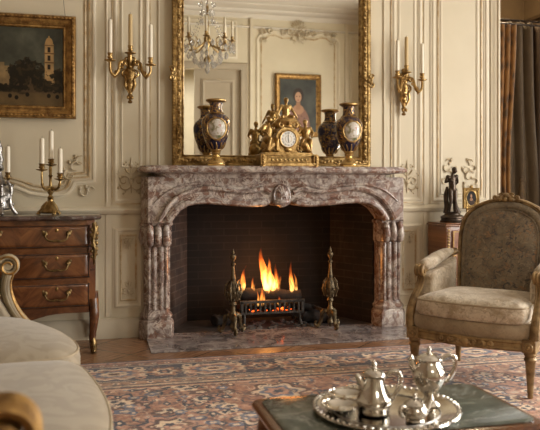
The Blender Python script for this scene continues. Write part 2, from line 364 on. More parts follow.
class MB:
    def __init__(s): s.v = []; s.f = []
    def add(s, vs, fs):
        o = len(s.v); s.v += [tuple(p) for p in vs]; s.f += [tuple(i + o for i in f) for f in fs]
    def box(s, c, d, rz=0, ry=0):
        x, y, z = d[0] / 2, d[1] / 2, d[2] / 2
        R = Matrix.Rotation(rz, 3, 'Z') @ Matrix.Rotation(ry, 3, 'Y')
        vs = [R @ Vector(p) + Vector(c) for p in ((-x, -y, -z), (x, -y, -z), (x, y, -z), (-x, y, -z), (-x, -y, z), (x, -y, z), (x, y, z), (-x, y, z))]
        s.add(vs, [(3, 2, 1, 0), (4, 5, 6, 7), (0, 1, 5, 4), (1, 2, 6, 5), (2, 3, 7, 6), (3, 0, 4, 7)])
    def span(s, x0, x1, y0, y1, z0, z1):
        s.box(((x0 + x1) / 2, (y0 + y1) / 2, (z0 + z1) / 2), (abs(x1 - x0), abs(y1 - y0), abs(z1 - z0)))
    def lathe(s, prof, seg=20, c=(0, 0, 0), flute=0, fd=0.0, fz=(0, 0), rot=None, sy=1.0):
        vs, fs = [], []
        n = len(prof)
        for r, z in prof:
            for k in range(seg):
                a = 2 * PI * k / seg
                rr = r
                if flute and fz[0] < z < fz[1]: rr = r * (1 - fd * (0.5 + 0.5 * math.cos(flute * a)))
                p = Vector((rr * math.cos(a), rr * math.sin(a) * sy, z))
                if rot is not None: p = rot @ p
                vs.append(p + Vector(c))
        for i in range(n - 1):
            for k in range(seg):
                k2 = (k + 1) % seg
                fs.append((i * seg + k, i * seg + k2, (i + 1) * seg + k2, (i + 1) * seg + k))
        fs.append(tuple(range(seg))[::-1]); fs.append(tuple((n - 1) * seg + k for k in range(seg)))
        s.add(vs, fs)
    def tube(s, pts, r, seg=8, flat=1.0):
        P = [Vector(p) for p in pts]; n = len(P)
        R = list(r) if isinstance(r, (list, tuple)) else [r] * n
        if len(R) != n:
            R = [np.interp(i / (n - 1), np.linspace(0, 1, len(R)), R) for i in range(n)]
        T = [(P[min(i + 1, n - 1)] - P[max(i - 1, 0)]).normalized() for i in range(n)]
        a = Vector((0, 0, 1)) if abs(T[0].z) < 0.9 else Vector((1, 0, 0))
        u = T[0].cross(a).normalized(); vs, fs = [], []
        for i in range(n):
            u = (u - T[i] * u.dot(T[i]))
            u = u.normalized() if u.length > 1e-6 else T[i].orthogonal().normalized()
            w = T[i].cross(u)
            for k in range(seg):
                q = 2 * PI * k / seg
                vs.append(P[i] + (u * math.cos(q) + w * math.sin(q) * flat) * R[i])
        for i in range(n - 1):
            for k in range(seg):
                k2 = (k + 1) % seg
                fs.append((i * seg + k, i * seg + k2, (i + 1) * seg + k2, (i + 1) * seg + k))
        fs.append(tuple(range(seg))[::-1]); fs.append(tuple((n - 1) * seg + k for k in range(seg)))
        s.add(vs, fs)
    def ball(s, c, r, seg=10, rot=None):
        if isinstance(r, (int, float)): r = (r, r, r)
        h = max(5, seg // 2 + 1); vs = [Vector((0, 0, -r[2]))]; fs = []
        for i in range(1, h):
            t = -PI / 2 + PI * i / h
            for k in range(seg):
                a = 2 * PI * k / seg
                vs.append(Vector((r[0] * math.cos(t) * math.cos(a), r[1] * math.cos(t) * math.sin(a), r[2] * math.sin(t))))
        vs.append(Vector((0, 0, r[2])))
        for k in range(seg): fs.append((0, 1 + (k + 1) % seg, 1 + k))
        for i in range(h - 2):
            for k in range(seg):
                k2 = (k + 1) % seg; a = 1 + i * seg
                fs.append((a + k, a + k2, a + seg + k2, a + seg + k))
        t = len(vs) - 1; a = 1 + (h - 2) * seg
        for k in range(seg): fs.append((a + k, a + (k + 1) % seg, t))
        if rot is not None: vs = [rot @ p for p in vs]
        s.add([p + Vector(c) for p in vs], fs)
    def prism(s, outline, h0, h1, mp=wallmap):
        n = len(outline)
        vs = [mp(u, v, h0) for u, v in outline] + [mp(u, v, h1) for u, v in outline]
        fs = [tuple(range(n)), tuple(range(2 * n - 1, n - 1, -1))]
        for i in range(n): j = (i + 1) % n; fs.append((i, i + n, j + n, j))
        s.add(vs, fs)
    def sweep(s, path, prof, closed=True, mp=wallmap):
        n = len(path); vs, fs = [], []; m = len(prof)
        def nrm(a, b):
            d = Vector((b[0] - a[0], b[1] - a[1])); d = d.normalized() if d.length > 1e-9 else Vector((1, 0)); return Vector((-d.y, d.x))
        for i in range(n):
            if closed: n1 = nrm(path[i - 1], path[i]); n2 = nrm(path[i], path[(i + 1) % n])
            else:
                n1 = nrm(path[max(i - 1, 0)], path[max(i, 1)]); n2 = nrm(path[min(i, n - 2)], path[min(i + 1, n - 1)])
            q = (n1 + n2) / max(0.35, 1 + n1.dot(n2))
            for o, h in prof: vs.append(mp(path[i][0] + q.x * o, path[i][1] + q.y * o, h))
        for i in range(n if closed else n - 1):
            j = (i + 1) % n
            for k in range(m - 1): fs.append((i * m + k, j * m + k, j * m + k + 1, i * m + k + 1))
        if not closed:
            fs.append(tuple(range(m))); fs.append(tuple((n - 1) * m + k for k in range(m))[::-1])
        s.add(vs, fs)
    def puff(s, outline, c, prof, mp):
        n = len(outline); vs, fs = [], []; m = len(prof)
        for rho, h in prof:
            for u, v in outline: vs.append(mp(c[0] + rho * (u - c[0]), c[1] + rho * (v - c[1]), h))
        for i in range(m - 1):
            for k in range(n): k2 = (k + 1) % n; fs.append((i * n + k, i * n + k2, (i + 1) * n + k2, (i + 1) * n + k))
        fs.append(tuple(range(n))[::-1]); fs.append(tuple((m - 1) * n + k for k in range(n)))
        s.add(vs, fs)
    def grid(s, fn, nu, nv):
        vs = [fn(i / nu, j / nv) for j in range(nv + 1) for i in range(nu + 1)]
        fs = [(j * (nu + 1) + i, j * (nu + 1) + i + 1, (j + 1) * (nu + 1) + i + 1, (j + 1) * (nu + 1) + i) for j in range(nv) for i in range(nu)]
        s.add(vs, fs)
    def build(s, name, mat, parent=None, loc=(0, 0, 0), rz=0, smooth=40, bevel=0, remesh=0, solid=0, subs=0):
        me = bpy.data.meshes.new(name); me.from_pydata([tuple(p) for p in s.v], [], s.f)
        bm = bmesh.new(); bm.from_mesh(me)
        if not solid: bmesh.ops.recalc_face_normals(bm, faces=bm.faces)
        bm.to_mesh(me); bm.free()
        if smooth:
            me.shade_smooth(); me.set_sharp_from_angle(angle=math.radians(smooth))
        me.materials.append(mat)
        o = bpy.data.objects.new(name, me); COL.objects.link(o)
        o.location = loc; o.rotation_euler = (0, 0, rz)
        if parent: o.parent = parent
        if remesh:
            r = o.modifiers.new('fuse', 'REMESH'); r.mode = 'VOXEL'; r.voxel_size = remesh; r.use_smooth_shade = True
            k = o.modifiers.new('soften', 'SMOOTH'); k.iterations = 3; k.factor = 0.5
        if solid:
            q = o.modifiers.new('thick', 'SOLIDIFY'); q.thickness = solid
        if bevel:
            b = o.modifiers.new('bevel', 'BEVEL'); b.width = bevel; b.segments = 2; b.limit_method = 'ANGLE'; b.angle_limit = math.radians(50)
        return o

def tag(o, label, cat, group=None, kind=None):
    o['label'] = label; o['category'] = cat
    if group: o['group'] = group
    if kind: o['kind'] = kind
    return o
def thing(name, label, cat, loc=(0, 0, 0), rz=0, group=None):
    o = bpy.data.objects.new(name, None); COL.objects.link(o); o.empty_display_size = 0.1
    o.location = loc; o.rotation_euler = (0, 0, rz)
    return tag(o, label, cat, group)
def struct(o, label=None):
    o['kind'] = 'structure'
    if label: o['label'] = label
    return o
def copy_tree(o, parent=None):
    c = o.copy(); COL.objects.link(c)
    if parent is not None: c.parent = parent
    for ch in list(o.children): copy_tree(ch, c)
    return c

def arc(cx, cz, r, a0, a1, n=10, rz=None):
    rz = rz or r
    return [(cx + r * math.cos(a0 + (a1 - a0) * i / n), cz + rz * math.sin(a0 + (a1 - a0) * i / n)) for i in range(n + 1)]
def spiral(cx, cz, r0, r1, a0, turns, n=22, sgn=1):
    return [(cx + (r0 + (r1 - r0) * i / n) * math.cos(a0 + sgn * 2 * PI * turns * i / n), cz + (r0 + (r1 - r0) * i / n) * math.sin(a0 + sgn * 2 * PI * turns * i / n)) for i in range(n + 1)]
def catmull(P, n=6, closed=False):
    P = [Vector(p) for p in P]; out = []; m = len(P)
    for i in range(m if closed else m - 1):
        if closed: a, b, c, d = P[i - 1], P[i], P[(i + 1) % m], P[(i + 2) % m]
        else: a, b, c, d = P[max(i - 1, 0)], P[i], P[i + 1], P[min(i + 2, m - 1)]
        for k in range(n):
            t = k / n
            out.append(0.5 * ((2 * b) + (c - a) * t + (2 * a - 5 * b + 4 * c - d) * t * t + (3 * b - a - 3 * c + d) * t ** 3))
    if not closed: out.append(P[-1])
    return [tuple(p) for p in out]

MOULD = [(-0.022, 0.0), (-0.022, 0.008), (-0.012, 0.010), (-0.008, 0.017), (0.0, 0.020), (0.008, 0.015), (0.012, 0.007), (0.020, 0.006), (0.020, 0.0)]
def sc_prof(p, k, kh=None): return [(a * k, b * (kh or 0.72 * k)) for a, b in p]
def rect(x0, x1, z0, z1): return [(x0, z0), (x1, z0), (x1, z1), (x0, z1)]

def rocaille(mb, cx, cz, s, mp=wallmap, h=0.006, flip=1):
    """symmetric spray of scrolls and leaves, s = half height"""
    def T(pts, r):
        mb.tube([mp(cx + u * s, cz + flip * v * s, h * 0.7) for u, v in pts], [q * s * 0.75 for q in r], 6)
    for sg in (-1, 1):
        T([(sg * a, b) for a, b in spiral(0.36, -0.25, 0.30, 0.06, PI * 1.1, 1.15, 18, -1)], [0.05, 0.075, 0.05, 0.03])
        T(catmull([(sg * 0.05, -0.6, 0), (sg * 0.28, -0.72, 0), (sg * 0.52, -0.62, 0), (sg * 0.60, -0.40, 0)], 5) and [(p[0], p[1]) for p in catmull([(sg * 0.05, -0.6, 0), (sg * 0.28, -0.72, 0), (sg * 0.52, -0.62, 0), (sg * 0.60, -0.40, 0)], 5)], [0.03, 0.07, 0.05, 0.02])
        T([(p[0], p[1]) for p in catmull([(sg * 0.04, 0.1, 0), (sg * 0.22, 0.22, 0), (sg * 0.30, 0.45, 0), (sg * 0.2, 0.6, 0)], 5)], [0.03, 0.065, 0.045, 0.015])
        for (u, v, r) in ((0.66, -0.62, 0.09), (0.58, -0.1, 0.07), (0.36, 0.62, 0.06), (0.72, 0.12, 0.05), (0.40, -0.92, 0.06)):
            mb.ball(mp(cx + sg * u * s, cz + flip * v * s, h * 0.6), (r * s * 0.75, 0.007, r * s), 8); mb.ball(mp(cx + sg * (u - 0.11) * s, cz + flip * (v + 0.10) * s, h * 0.5), (r * s * 0.55, 0.006, r * s * 0.7), 6)
    T([(0, -0.9), (0, -0.4), (0, 0.2), (0, 0.7), (0, 1.0)], [0.03, 0.07, 0.05, 0.06, 0.01])
    mb.ball(mp(cx, cz + flip * 0.55 * s, h), (0.09 * s, 0.012, 0.16 * s), 8)
    mb.ball(mp(cx, cz - flip * 0.3 * s, h), (0.11 * s, 0.014, 0.14 * s), 8)

# ------------------------------------------------------------------ the room
XL, YF, ZC = -2.55, -6.3, 4.05
XE = 1.85                                   # where the back wall ends at the curtained recess
b = MB(); b.span(XL - 0.12, XR + 0.12, -8.6, 1.9, -0.1, 0.0)
struct(b.build('floor', M['parquet'], smooth=0), 'waxed parquet floor laid on the diagonal')
b = MB(); b.span(XL - 0.12, XR + 0.5, -8.6, 1.9, ZC, ZC + 0.1)
struct(b.build('ceiling', M['ceiling'], smooth=0))

b = MB()
b.span(XL - 0.12, -0.80, 0, 0.12, 0, ZC); b.span(0.80, XE, 0, 0.12, 0, ZC)
b.span(-0.80, 0.80, 0, 0.12, 0.99, ZC); b.span(XE, XR, 0, 0.12, 3.25, ZC)
wb = struct(b.build('wall_back', M['cream'], smooth=0), 'cream panelled wall behind the fireplace')
b = MB(); M['side_dark'] = two('dark_side_wall', (0.16, 0.11, 0.065), (0.21, 0.145, 0.09), 5, 0.5)  # dark brown given to the unseen side walls to cut bounced light
b.span(XL - 0.12, XL, YF, 0, 0, ZC); struct(b.build('wall_left', M['side_dark'], smooth=0))

# panels of the back wall
def panel(mb_main, mb_gold, path, k=1.0, inner=0.045, gold_at=0.045):
    mb_main.sweep(path, sc_prof(MOULD, k))
    n = len(path)
ml, mg, orn, orn_g = MB(), MB(), MB(), MB()
def bay_left():
    """big panel behind the painting with its shaped foot"""
    x1 = -1.31; xc = -1.87; zt = 3.55
    half = [(x1, zt), (x1, 1.10), (x1 - 0.13, 1.09), (x1 - 0.15, 1.045), (x1 - 0.18, 1.015), (x1 - 0.24, 1.0), (x1 - 0.33, 0.995), (x1 - 0.42, 1.01), (x1 - 0.50, 1.045), (xc, 1.06)]
    other = [(2 * xc - u, v) for u, v in reversed(half[:-1])]
    return half + other
P = bay_left()
ml.sweep(P, sc_prof(MOULD, 1.1))
def inset(path, d):
    n = len(path); out = []
    for i in range(n):
        def nr(a, c):
            q = Vector((c[0] - a[0], c[1] - a[1])).normalized(); return Vector((-q.y, q.x))
        n1, n2 = nr(path[i - 1], path[i]), nr(path[i], path[(i + 1) % n]); q = (n1 + n2) / max(0.4, 1 + n1.dot(n2))
        out.append((path[i][0] + q.x * d, path[i][1] + q.y * d))
    return out
mg.sweep(inset(P, -0.058), sc_prof(MOULD, 0.5))
mg.sweep(inset(P, -0.03), [(-0.006, 0), (-0.006, 0.012), (0.006, 0.012), (0.006, 0)])
# scroll ornaments at the right foot of the big panel
for cx, cz, s, a in ((-1.43, 1.19, 0.05, 0.5), (-1.37, 1.02, 0.035, 2.5), (-1.40, 1.235, 0.04, 1.2), (-1.335, 1.035, 0.03, 0.2), (-1.47, 1.14, 0.045, 2.2)):
    orn.tube([wallmap(u, v, 0.012) for u, v in spiral(cx, cz, s, s * 0.35, a, 0.7, 14)], [0.003, 0.007, 0.006, 0.003], 6)
    orn.ball(wallmap(cx - s * 0.9, cz + s * 0.8, 0.006), (0.010, 0.008, 0.015), 8)
# pilaster strips
for sx in (-1, 1):
    x = sx * 1.212
    ml.prism([(x - 0.018, 0.15), (x + 0.018, 0.15), (x + 0.018, 3.7), (x - 0.018, 3.7)], 0, 0.005)
    ml.tube([(x - 0.012, -0.004, 0.95), (x - 0.012, -0.004, 3.7)], 0.007, 8)
    # narrow panels that carry the sconces
    a, c = sx * 1.165, sx * 0.945; x0, x1 = min(a, c), max(a, c)
    ml.sweep(rect(x0, x1, 0.96, 3.55), sc_prof(MOULD, 1.0))
    ml.sweep(rect(x0 + 0.045, x1 - 0.045, 1.20, 3.50), sc_prof(MOULD, 0.55))
    mg.sweep(rect(x0 - 0.022, x1 + 0.022, 0.938, 3.57), [(-0.0035, 0), (-0.0035, 0.007), (0.0035, 0.007), (0.0035, 0)])
    rocaille(orn, sx * 1.055, 1.135, 0.135)
    # strip beside the looking glass
    ml.tube([(sx * 0.862, -0.003, 1.0), (sx * 0.862, -0.003, 3.7)], 0.008, 8)
    # dado panel below
    ml.sweep(rect(sx * 1.075 - 0.085, sx * 1.075 + 0.085, 0.22, 0.755), sc_prof(MOULD, 0.9))
    mg.sweep(rect(sx * 1.075 - 0.052, sx * 1.075 + 0.052, 0.26, 0.715), sc_prof(MOULD, 0.35))
    rocaille(orn_g, sx * 1.075, 0.345, 0.062)
    rocaille(orn_g, sx * 1.075, 0.66, 0.05, flip=-1)
# right bay
ml.sweep(rect(1.277, 1.745, 0.955, 3.55), sc_prof(MOULD, 1.1))
ml.sweep(rect(1.345, 1.665, 1.005, 3.50), sc_prof(MOULD, 0.7))
mg.sweep(rect(1.318, 1.70, 0.985, 3.52), [(-0.004, 0), (-0.004, 0.008), (0.004, 0.008), (0.004, 0)])
for sg in (-1, 1):
    cx = 1.505 + sg * 0.088; cz = 1.14
    for (u, v, s, a) in ((0, 0, 0.05, 0.6), (-0.02, -0.075, 0.035, 2), (0.03, 0.075, 0.038, 3.3), (-0.035, 0.05, 0.03, 1.0), (0.045, -0.03, 0.03, 4.5), (0.0, 0.12, 0.025, 0)):
        orn.tube([wallmap(cx + sg * p, q, 0.010) for p, q in spiral(u, cz + v, s, s * 0.3, a, 0.8, 14)], [0.003, 0.0065, 0.005, 0.002], 6)
        orn.ball(wallmap(cx + sg * (u - s * 0.8), cz + v + s * 0.7, 0.005), (0.009, 0.007, 0.013), 8)
ml.sweep(rect(1.277, 1.745, 0.22, 0.755), sc_prof(MOULD, 0.9))
# dado panel of the left bay
ml.sweep(rect(-2.42, -1.31, 0.22, 0.755), sc_prof(MOULD, 0.9))
mo = ml.build('panel_moulding', M['cream_light'], wb); gm = mg.build('gilded_fillet', M['gilt_edge'], wb)
orn.build('carved_ornament', M['relief'], wb); orn_g.build('carved_ornament', M['relief'], wb)
# chair rail and baseboard
RAIL = [(0.0, 0), (0.0, 0.012), (0.008, 0.020), (0.022, 0.026), (0.030, 0.030), (0.040, 0.024), (0.050, 0.012), (0.055, 0.0)]
def run(name, x0, x1, z, prof, mat, label=None):
    q = MB(); q.sweep([(x0, z), (x1, z)], prof, closed=False); return struct(q.build(name, mat, smooth=50), label)
BASE = [(0, 0), (0, 0.034), (0.105, 0.030), (0.115, 0.022), (0.128, 0.018), (0.136, 0.008), (0.138, 0)]
run('trim_1', XL, -0.94, 0.865, RAIL, M['cream_light'], 'chair rail left of the fireplace')
run('trim_2', 0.94, XE, 0.865, RAIL, M['cream_light'], 'chair rail right of the fireplace')
run('baseboard_left', XL, -0.985, 0, BASE, M['plinth']); run('baseboard_right', 0.985, XE, 0, BASE, M['plinth'])
# casing at the end of the wall
q = MB(); q.sweep([(XE, 0.0), (XE, 3.25)], [(0.0, 0), (0.0, 0.035), (0.018, 0.04), (0.025, 0.028), (0.048, 0.026), (0.055, 0.018), (0.072, 0.016), (0.076, 0.0)], closed=False)
struct(q.build('trim_3', M['cream_light'], smooth=50), 'pale casing at the right end of the wall')

# recess behind the curtains at right
b = MB(); b.span(XE - 0.2, 3.30, 1.65, 1.75, 0, 3.25); struct(b.build('wall_recess_back', M['brownwall'], smooth=0))
b = MB(); b.span(3.20, 3.30, 0.12, 1.65, 0, 3.25); struct(b.build('wall_recess_right', M['brownwall'], smooth=0))
b = MB(); b.span(1.70, 1.80, 0.12, 1.65, 0, 3.25); struct(b.build('wall_recess_left', M['brownwall'], smooth=0))
b = MB(); b.span(1.70, 3.30, 0.12, 1.75, 3.25, 3.3); struct(b.build('ceiling_recess', M['brownwall'], smooth=0))
q = MB()
for z, pr in ((2.83, 0.05), (2.72, 0.03)):
    q.span(3.20 - pr, 3.20, 0.12, 1.65, z - 0.02, z + 0.02); q.span(1.8, 3.20, 1.65 - pr, 1.65, z - 0.02, z + 0.02)
struct(q.build('trim_4', two('recess_cornice_paint', (0.075, 0.048, 0.024), (0.10, 0.062, 0.03), 5, 0.5), smooth=0, bevel=0.008))
b = MB(); b.span(XR, XR + 0.0 + 0.25, 0.0, 0.12, 0, ZC); b.span(3.20, XR, 0.0, 0.12, 0, 3.25)
struct(b.build('wall_back_end', M['cream'], smooth=0))

# right wall with two tall windows
b = MB(); ys = [0.0]
for yc, w in WIN: ys += [yc + w / 2, yc - w / 2]
ys.append(YF)
for i in range(0, len(ys), 2): b.span(XR, XR + 0.25, ys[i + 1], ys[i], 0, ZC)
for yc, w in WIN: b.span(XR, XR + 0.25, yc - w / 2, yc + w / 2, 0, 0.25); b.span(XR, XR + 0.25, yc - w / 2, yc + w / 2, 3.3, ZC)
struct(b.build('wall_right', M['side_dark'], smooth=0))
for i, (yc, w) in enumerate(WIN):
    q = MB(); X = XR + 0.15
    for y in (yc - w / 2 + 0.03, yc, yc + w / 2 - 0.03): q.span(X - 0.025, X + 0.025, y - 0.03, y + 0.03, 0.25, 3.3)
    for z in (0.28, 1.0, 1.75, 2.5, 3.27): q.span(X - 0.02, X + 0.02, yc - w / 2, yc + w / 2, z - 0.02, z + 0.02)
    f = struct(q.build('window_%d' % (i + 1), M['cream_light'], smooth=0))
    q = MB(); q.span(X - 0.002, X + 0.002, yc - w / 2 + 0.06, yc + w / 2 - 0.06, 0.31, 3.24); q.build('window_pane', M['pane'], f, smooth=0)

# wall behind the camera (seen in the looking glass) with a door
DX0, DX1, DZ = -0.50, 1.02, 2.99
b = MB(); b.span(XL - 0.12, DX0, YF - 0.15, YF, 0, ZC); b.span(DX1, XR + 0.25, YF - 0.15, YF, 0, ZC); b.span(DX0, DX1, YF - 0.15, YF, DZ, ZC)
wf = struct(b.build('wall_front', M['cream'], smooth=0))
def fmap(u, v, h): return (u, YF + h, v)
q = MB(); g = MB()
sh = [(1.30, 0.95), (2.72, 0.95), (2.72, 3.52), (2.68, 3.58), (2.60, 3.60), (2.52, 3.655), (2.40, 3.665), (2.28, 3.62), (2.16, 3.63), (2.08, 3.69), (2.01, 3.71), (1.94, 3.69), (1.86, 3.63), (1.74, 3.62), (1.62, 3.665), (1.50, 3.655), (1.42, 3.60), (1.34, 3.58), (1.30, 3.52)]
q.sweep(sh, sc_prof(MOULD, 1.35), mp=fmap)
g.sweep(inset(sh, 0.07), sc_prof(MOULD, 0.6), mp=fmap)
for x in (1.20, 2.86):
    q.prism([(x - 0.025, 0.2), (x + 0.025, 0.2), (x + 0.025, 3.85), (x - 0.025, 3.85)], 0, 0.03, fmap)
q.sweep(rect(2.95, 3.25, 0.95, 3.65), sc_prof(MOULD, 1.4), mp=fmap)
q.sweep(rect(-2.4, -0.8, 0.95, 3.65), sc_prof(MOULD, 1.4), mp=fmap)
q.sweep(rect(-0.42, 0.94, 3.2, 3.78), sc_prof(MOULD, 1.4), mp=fmap)
q.build('panel_moulding', M['cream_light'], wf); g.build('gilded_fillet', M['gilt_edge'], wf)
q = MB(); rocaille(q, 2.01, 3.66, 0.20, fmap, 0.03); rocaille(q, 2.01, 3.70, 0.13, fmap, 0.035)
for sg_ in (-1, 1):
    for u_, v_, s_, a_ in ((0.62, 3.63, 0.06, 0.5), (0.50, 3.66, 0.05, 2.0), (0.27, 3.64, 0.05, 1.0), (0.15, 3.66, 0.06, 3.0)):
        q.tube([fmap(2.01 + sg_ * p_, z_, 0.03) for p_, z_ in spiral(u_, v_, s_, 0.01, a_, 1.3, 16)], [0.008, 0.018, 0.010], 6)
rocaille(q, 1.40, 3.55, 0.09, fmap, 0.02); rocaille(q, 2.62, 3.55, 0.09, fmap, 0.02)
for k in range(9):
    a = PI * (0.12 + 0.76 * k / 8); q.tube([fmap(2.01 + 0.05 * math.cos(a), 3.70 + 0.05 * math.sin(a), 0.03), fmap(2.01 + 0.15 * math.cos(a), 3.72 + 0.15 * math.sin(a), 0.035)], [0.012, 0.02, 0.008], 6)
q.build('carved_ornament', M['relief'], wf)
d = MB(); ld = 0.20
d.span(0.26, DX1, YF - 0.07, YF - 0.02, 0.0, DZ); dl = struct(d.build('door_1', M['door_paint'], smooth=0), 'closed taupe door leaf in the opposite wall')
d = MB(); d.sweep(rect(0.40, 0.89, 1.15, 2.80), sc_prof(MOULD, 1.7), mp=lambda u, v, h: (u, YF - 0.02 + h, v)); d.sweep(rect(0.40, 0.89, 0.2, 0.95), sc_prof(MOULD, 1.7), mp=lambda u, v, h: (u, YF - 0.02 + h, v)); d.build('door_panel', M['door_paint'], dl)
d = MB(); d.box((DX0 + 0.03, YF - 0.52, DZ / 2), (0.05, 0.72, DZ)); struct(d.build('door_2', M['door_paint'], smooth=0), 'door leaf standing open into the next room')
q = MB(); q.sweep([(DX0, 0), (DX0, DZ), (DX1, DZ), (DX1, 0)], [(-0.0, 0), (-0.0, 0.03), (0.04, 0.045), (0.07, 0.03), (0.10, 0.035), (0.12, 0.0)], closed=False, mp=fmap)
struct(q.build('trim_5', M['door_paint'], smooth=50), 'moulded door frame')
b = MB(); b.span(-1.6, 2.2, -8.5, -8.4, 0, ZC); struct(b.build('wall_hall_back', M['cream_light'], smooth=0))
b = MB(); b.span(-1.7, -1.6, -8.4, YF - 0.15, 0, ZC); struct(b.build('wall_hall_left', M['cream_light'], smooth=0))
b = MB(); b.span(2.2, 2.3, -8.4, YF - 0.15, 0, ZC); struct(b.build('wall_hall_right', M['cream_light'], smooth=0))
# cornice
q = MB(); COR = [(0, 0), (0.02, -0.03), (0.05, -0.04), (0.07, -0.075), (0.13, -0.10), (0.16, -0.14), (0.20, -0.16), (0.22, -0.20), (0.22, 0.0)]
rectc = [(XL, YF), (XR, YF), (XR, 0), (XL, 0)]
q.sweep(rectc, [(0.0, 0.20), (0.02, 0.18), (0.03, 0.13), (0.07, 0.11), (0.09, 0.06), (0.16, 0.045), (0.20, 0.02), (0.22, 0.0)], mp=lambda u, v, h: (u, v, ZC - h))
q.sweep(rectc, [(0.0, 0.36), (0.02, 0.35), (0.025, 0.33), (0.0, 0.32)], mp=lambda u, v, h: (u, v, ZC - h))
co = struct(q.build('trim_6', M['ceiling'], smooth=50), 'plaster cornice round the ceiling')

# ------------------------------------------------------------------ fireplace
fp = thing('fireplace', 'carved red and grey marble fireplace with a serpentine shelf against the back wall', 'fireplace', (-0.004, 0, 0))
YS = -0.31
# shelf
q = MB()
def shelf_plan(o):
    x1, f = 0.985 + o, YS - o
    pl = [(-x1, -0.001)] + [(-x1, f + 0.10)] + [(-x1 + 0.09 - 0.09 * math.cos(a), f + 0.10 - 0.10 * math.sin(a)) for a in np.linspace(0.2, PI / 2, 7)]
    mid = [(-0.45, f), (-0.33, f - 0.012), (-0.15, f - 0.02), (0, f - 0.022)]
    pl += mid; return pl + [(-u, v) for u, v in reversed(pl[:-1])]
prof = [(-0.125, 1.120), (-0.120, 1.145), (-0.085, 1.153), (-0.045, 1.156), (-0.012, 1.160), (-0.002, 1.170), (0.0, 1.180), (-0.004, 1.190), (-0.014, 1.194), (-0.014, 1.198), (-0.022, 1.203)]
rings = [[(u, v, z) for u, v in shelf_plan(o)] for o, z in prof]; n = len(rings[0]); vs = sum(rings, []); fs = []
for i in range(len(prof) - 1):
    for k in range(n): k2 = (k + 1) % n; fs.append((i * n + k, i * n + k2, (i + 1) * n + k2, (i + 1) * n + k))
fs.append(tuple(range(n))); fs.append(tuple((len(prof) - 1) * n + k for k in range(n))[::-1]); q.add(vs, fs)
q.build('mantel_shelf', M['rouge'], fp, (-0.03, 0, 0), smooth=35)
# frieze with shaped opening
half = [(0.0, 0.918), (0.025, 0.919), (0.05, 0.927), (0.066, 0.941), (0.073, 0.955), (0.085, 0.946), (0.10, 0.930), (0.13, 0.920), (0.18, 0.916), (0.25, 0.917), (0.33, 0.923), (0.42, 0.931), (0.50, 0.938), (0.57, 0.940), (0.62, 0.938), (0.675, 0.926), (0.725, 0.896), (0.762, 0.850), (0.78, 0.825), (0.787, 0.806)]
low = [(-u, v) for u, v in reversed(half)] + half[1:]
q = MB(); yF = 0.178
outline = low + [(0.950, 0.806), (0.950, 1.13), (-0.950, 1.13), (-0.950, 0.806)]
q.prism(outline, -0.0, yF)
for sg in (-1, 1):
    q.prism([(sg * 0.945, -yF + 0.004), (sg * 0.985, -0.085), (sg * 0.985, 0.0), (sg * 0.945, 0.0)], 0.80, 1.13, lambda u, v, h: (u, v, h))
q.build('frieze', M['rouge'], fp, smooth=30, bevel=0.006)
q = MB()
inn = [(u, v) for u, v in low if abs(u) > 0.09]
for sg in (-1, 1):
    pts = [(sg * u, v) for u, v in half if u >= 0.10]
    if sg < 0: pts = pts[::-1]
    # broad roll along the edge of the opening
    q.sweep(pts, [(0.0, yF - 0.03), (-0.002, yF + 0.012), (0.008, yF + 0.028), (0.022, yF + 0.032), (0.036, yF + 0.026), (0.044, yF + 0.010), (0.050, yF + 0.012), (0.056, yF + 0.0)], closed=False)
    # sweeping S-band
    S = catmull([(0.085, 1.015, 0), (0.14, 1.04, 0), (0.20, 1.028, 0), (0.30, 1.022, 0), (0.42, 1.035, 0), (0.53, 1.045, 0), (0.64, 1.03, 0), (0.74, 0.985, 0), (0.815, 0.91, 0), (0.85, 0.85, 0), (0.865, 0.815, 0)], 5)
    pts = [(sg * p[0], p[1]) for p in S]
    if sg < 0: pts = pts[::-1]
    q.sweep(pts, [(-0.020, yF - 0.01), (-0.018, yF + 0.004), (-0.004, yF + 0.030), (0.010, yF + 0.034), (0.018, yF + 0.026), (0.020, yF - 0.01)], closed=False)
    S = catmull([(0.10, 1.035, 0), (0.16, 1.072, 0), (0.24, 1.062, 0), (0.34, 1.05, 0), (0.50, 1.078, 0), (0.66, 1.075, 0), (0.80, 1.03, 0), (0.90, 0.95, 0)], 5)
    q.tube([wallmap(sg * p[0], p[1], yF + 0.002) for p in S], [0.004, 0.012, 0.014, 0.012, 0.005], 8)
    q.ball(wallmap(sg * 0.15, 0.950, yF + 0.0), (0.070, 0.032, 0.028), 14)
q.build('frieze_moulding', M['rouge'], fp)
q = MB()
q.ball(wallmap(0, 0.995, yF + 0.002), (0.060, 0.034, 0.078), 18)
q.tube([wallmap(u, v, yF + 0.014) for u, v in arc(0, 0.995, 0.058, 0, 2 * PI, 32, 0.076)], 0.008, 8)
q.ball(wallmap(0, 0.950, yF + 0.006), (0.066, 0.042, 0.034), 16)
q.tube([wallmap(u, v, yF + 0.034) for u, v in spiral(0.004, 0.972, 0.026, 0.005, -1.2, 1.5, 26)], [0.005, 0.009, 0.007, 0.004], 8)
for k in range(5):
    a = PI * (0.22 + 0.56 * k / 4); q.tube([wallmap(0.012 * math.cos(a), 1.000 + 0.012 * math.sin(a), yF + 0.032), wallmap(0.030 * math.cos(a), 1.005 + 0.034 * math.sin(a), yF + 0.030), wallmap(0.046 * math.cos(a), 1.010 + 0.052 * math.sin(a), yF + 0.016)], [0.004, 0.008, 0.006], 6)
q.build('cartouche', M['rouge'], fp)
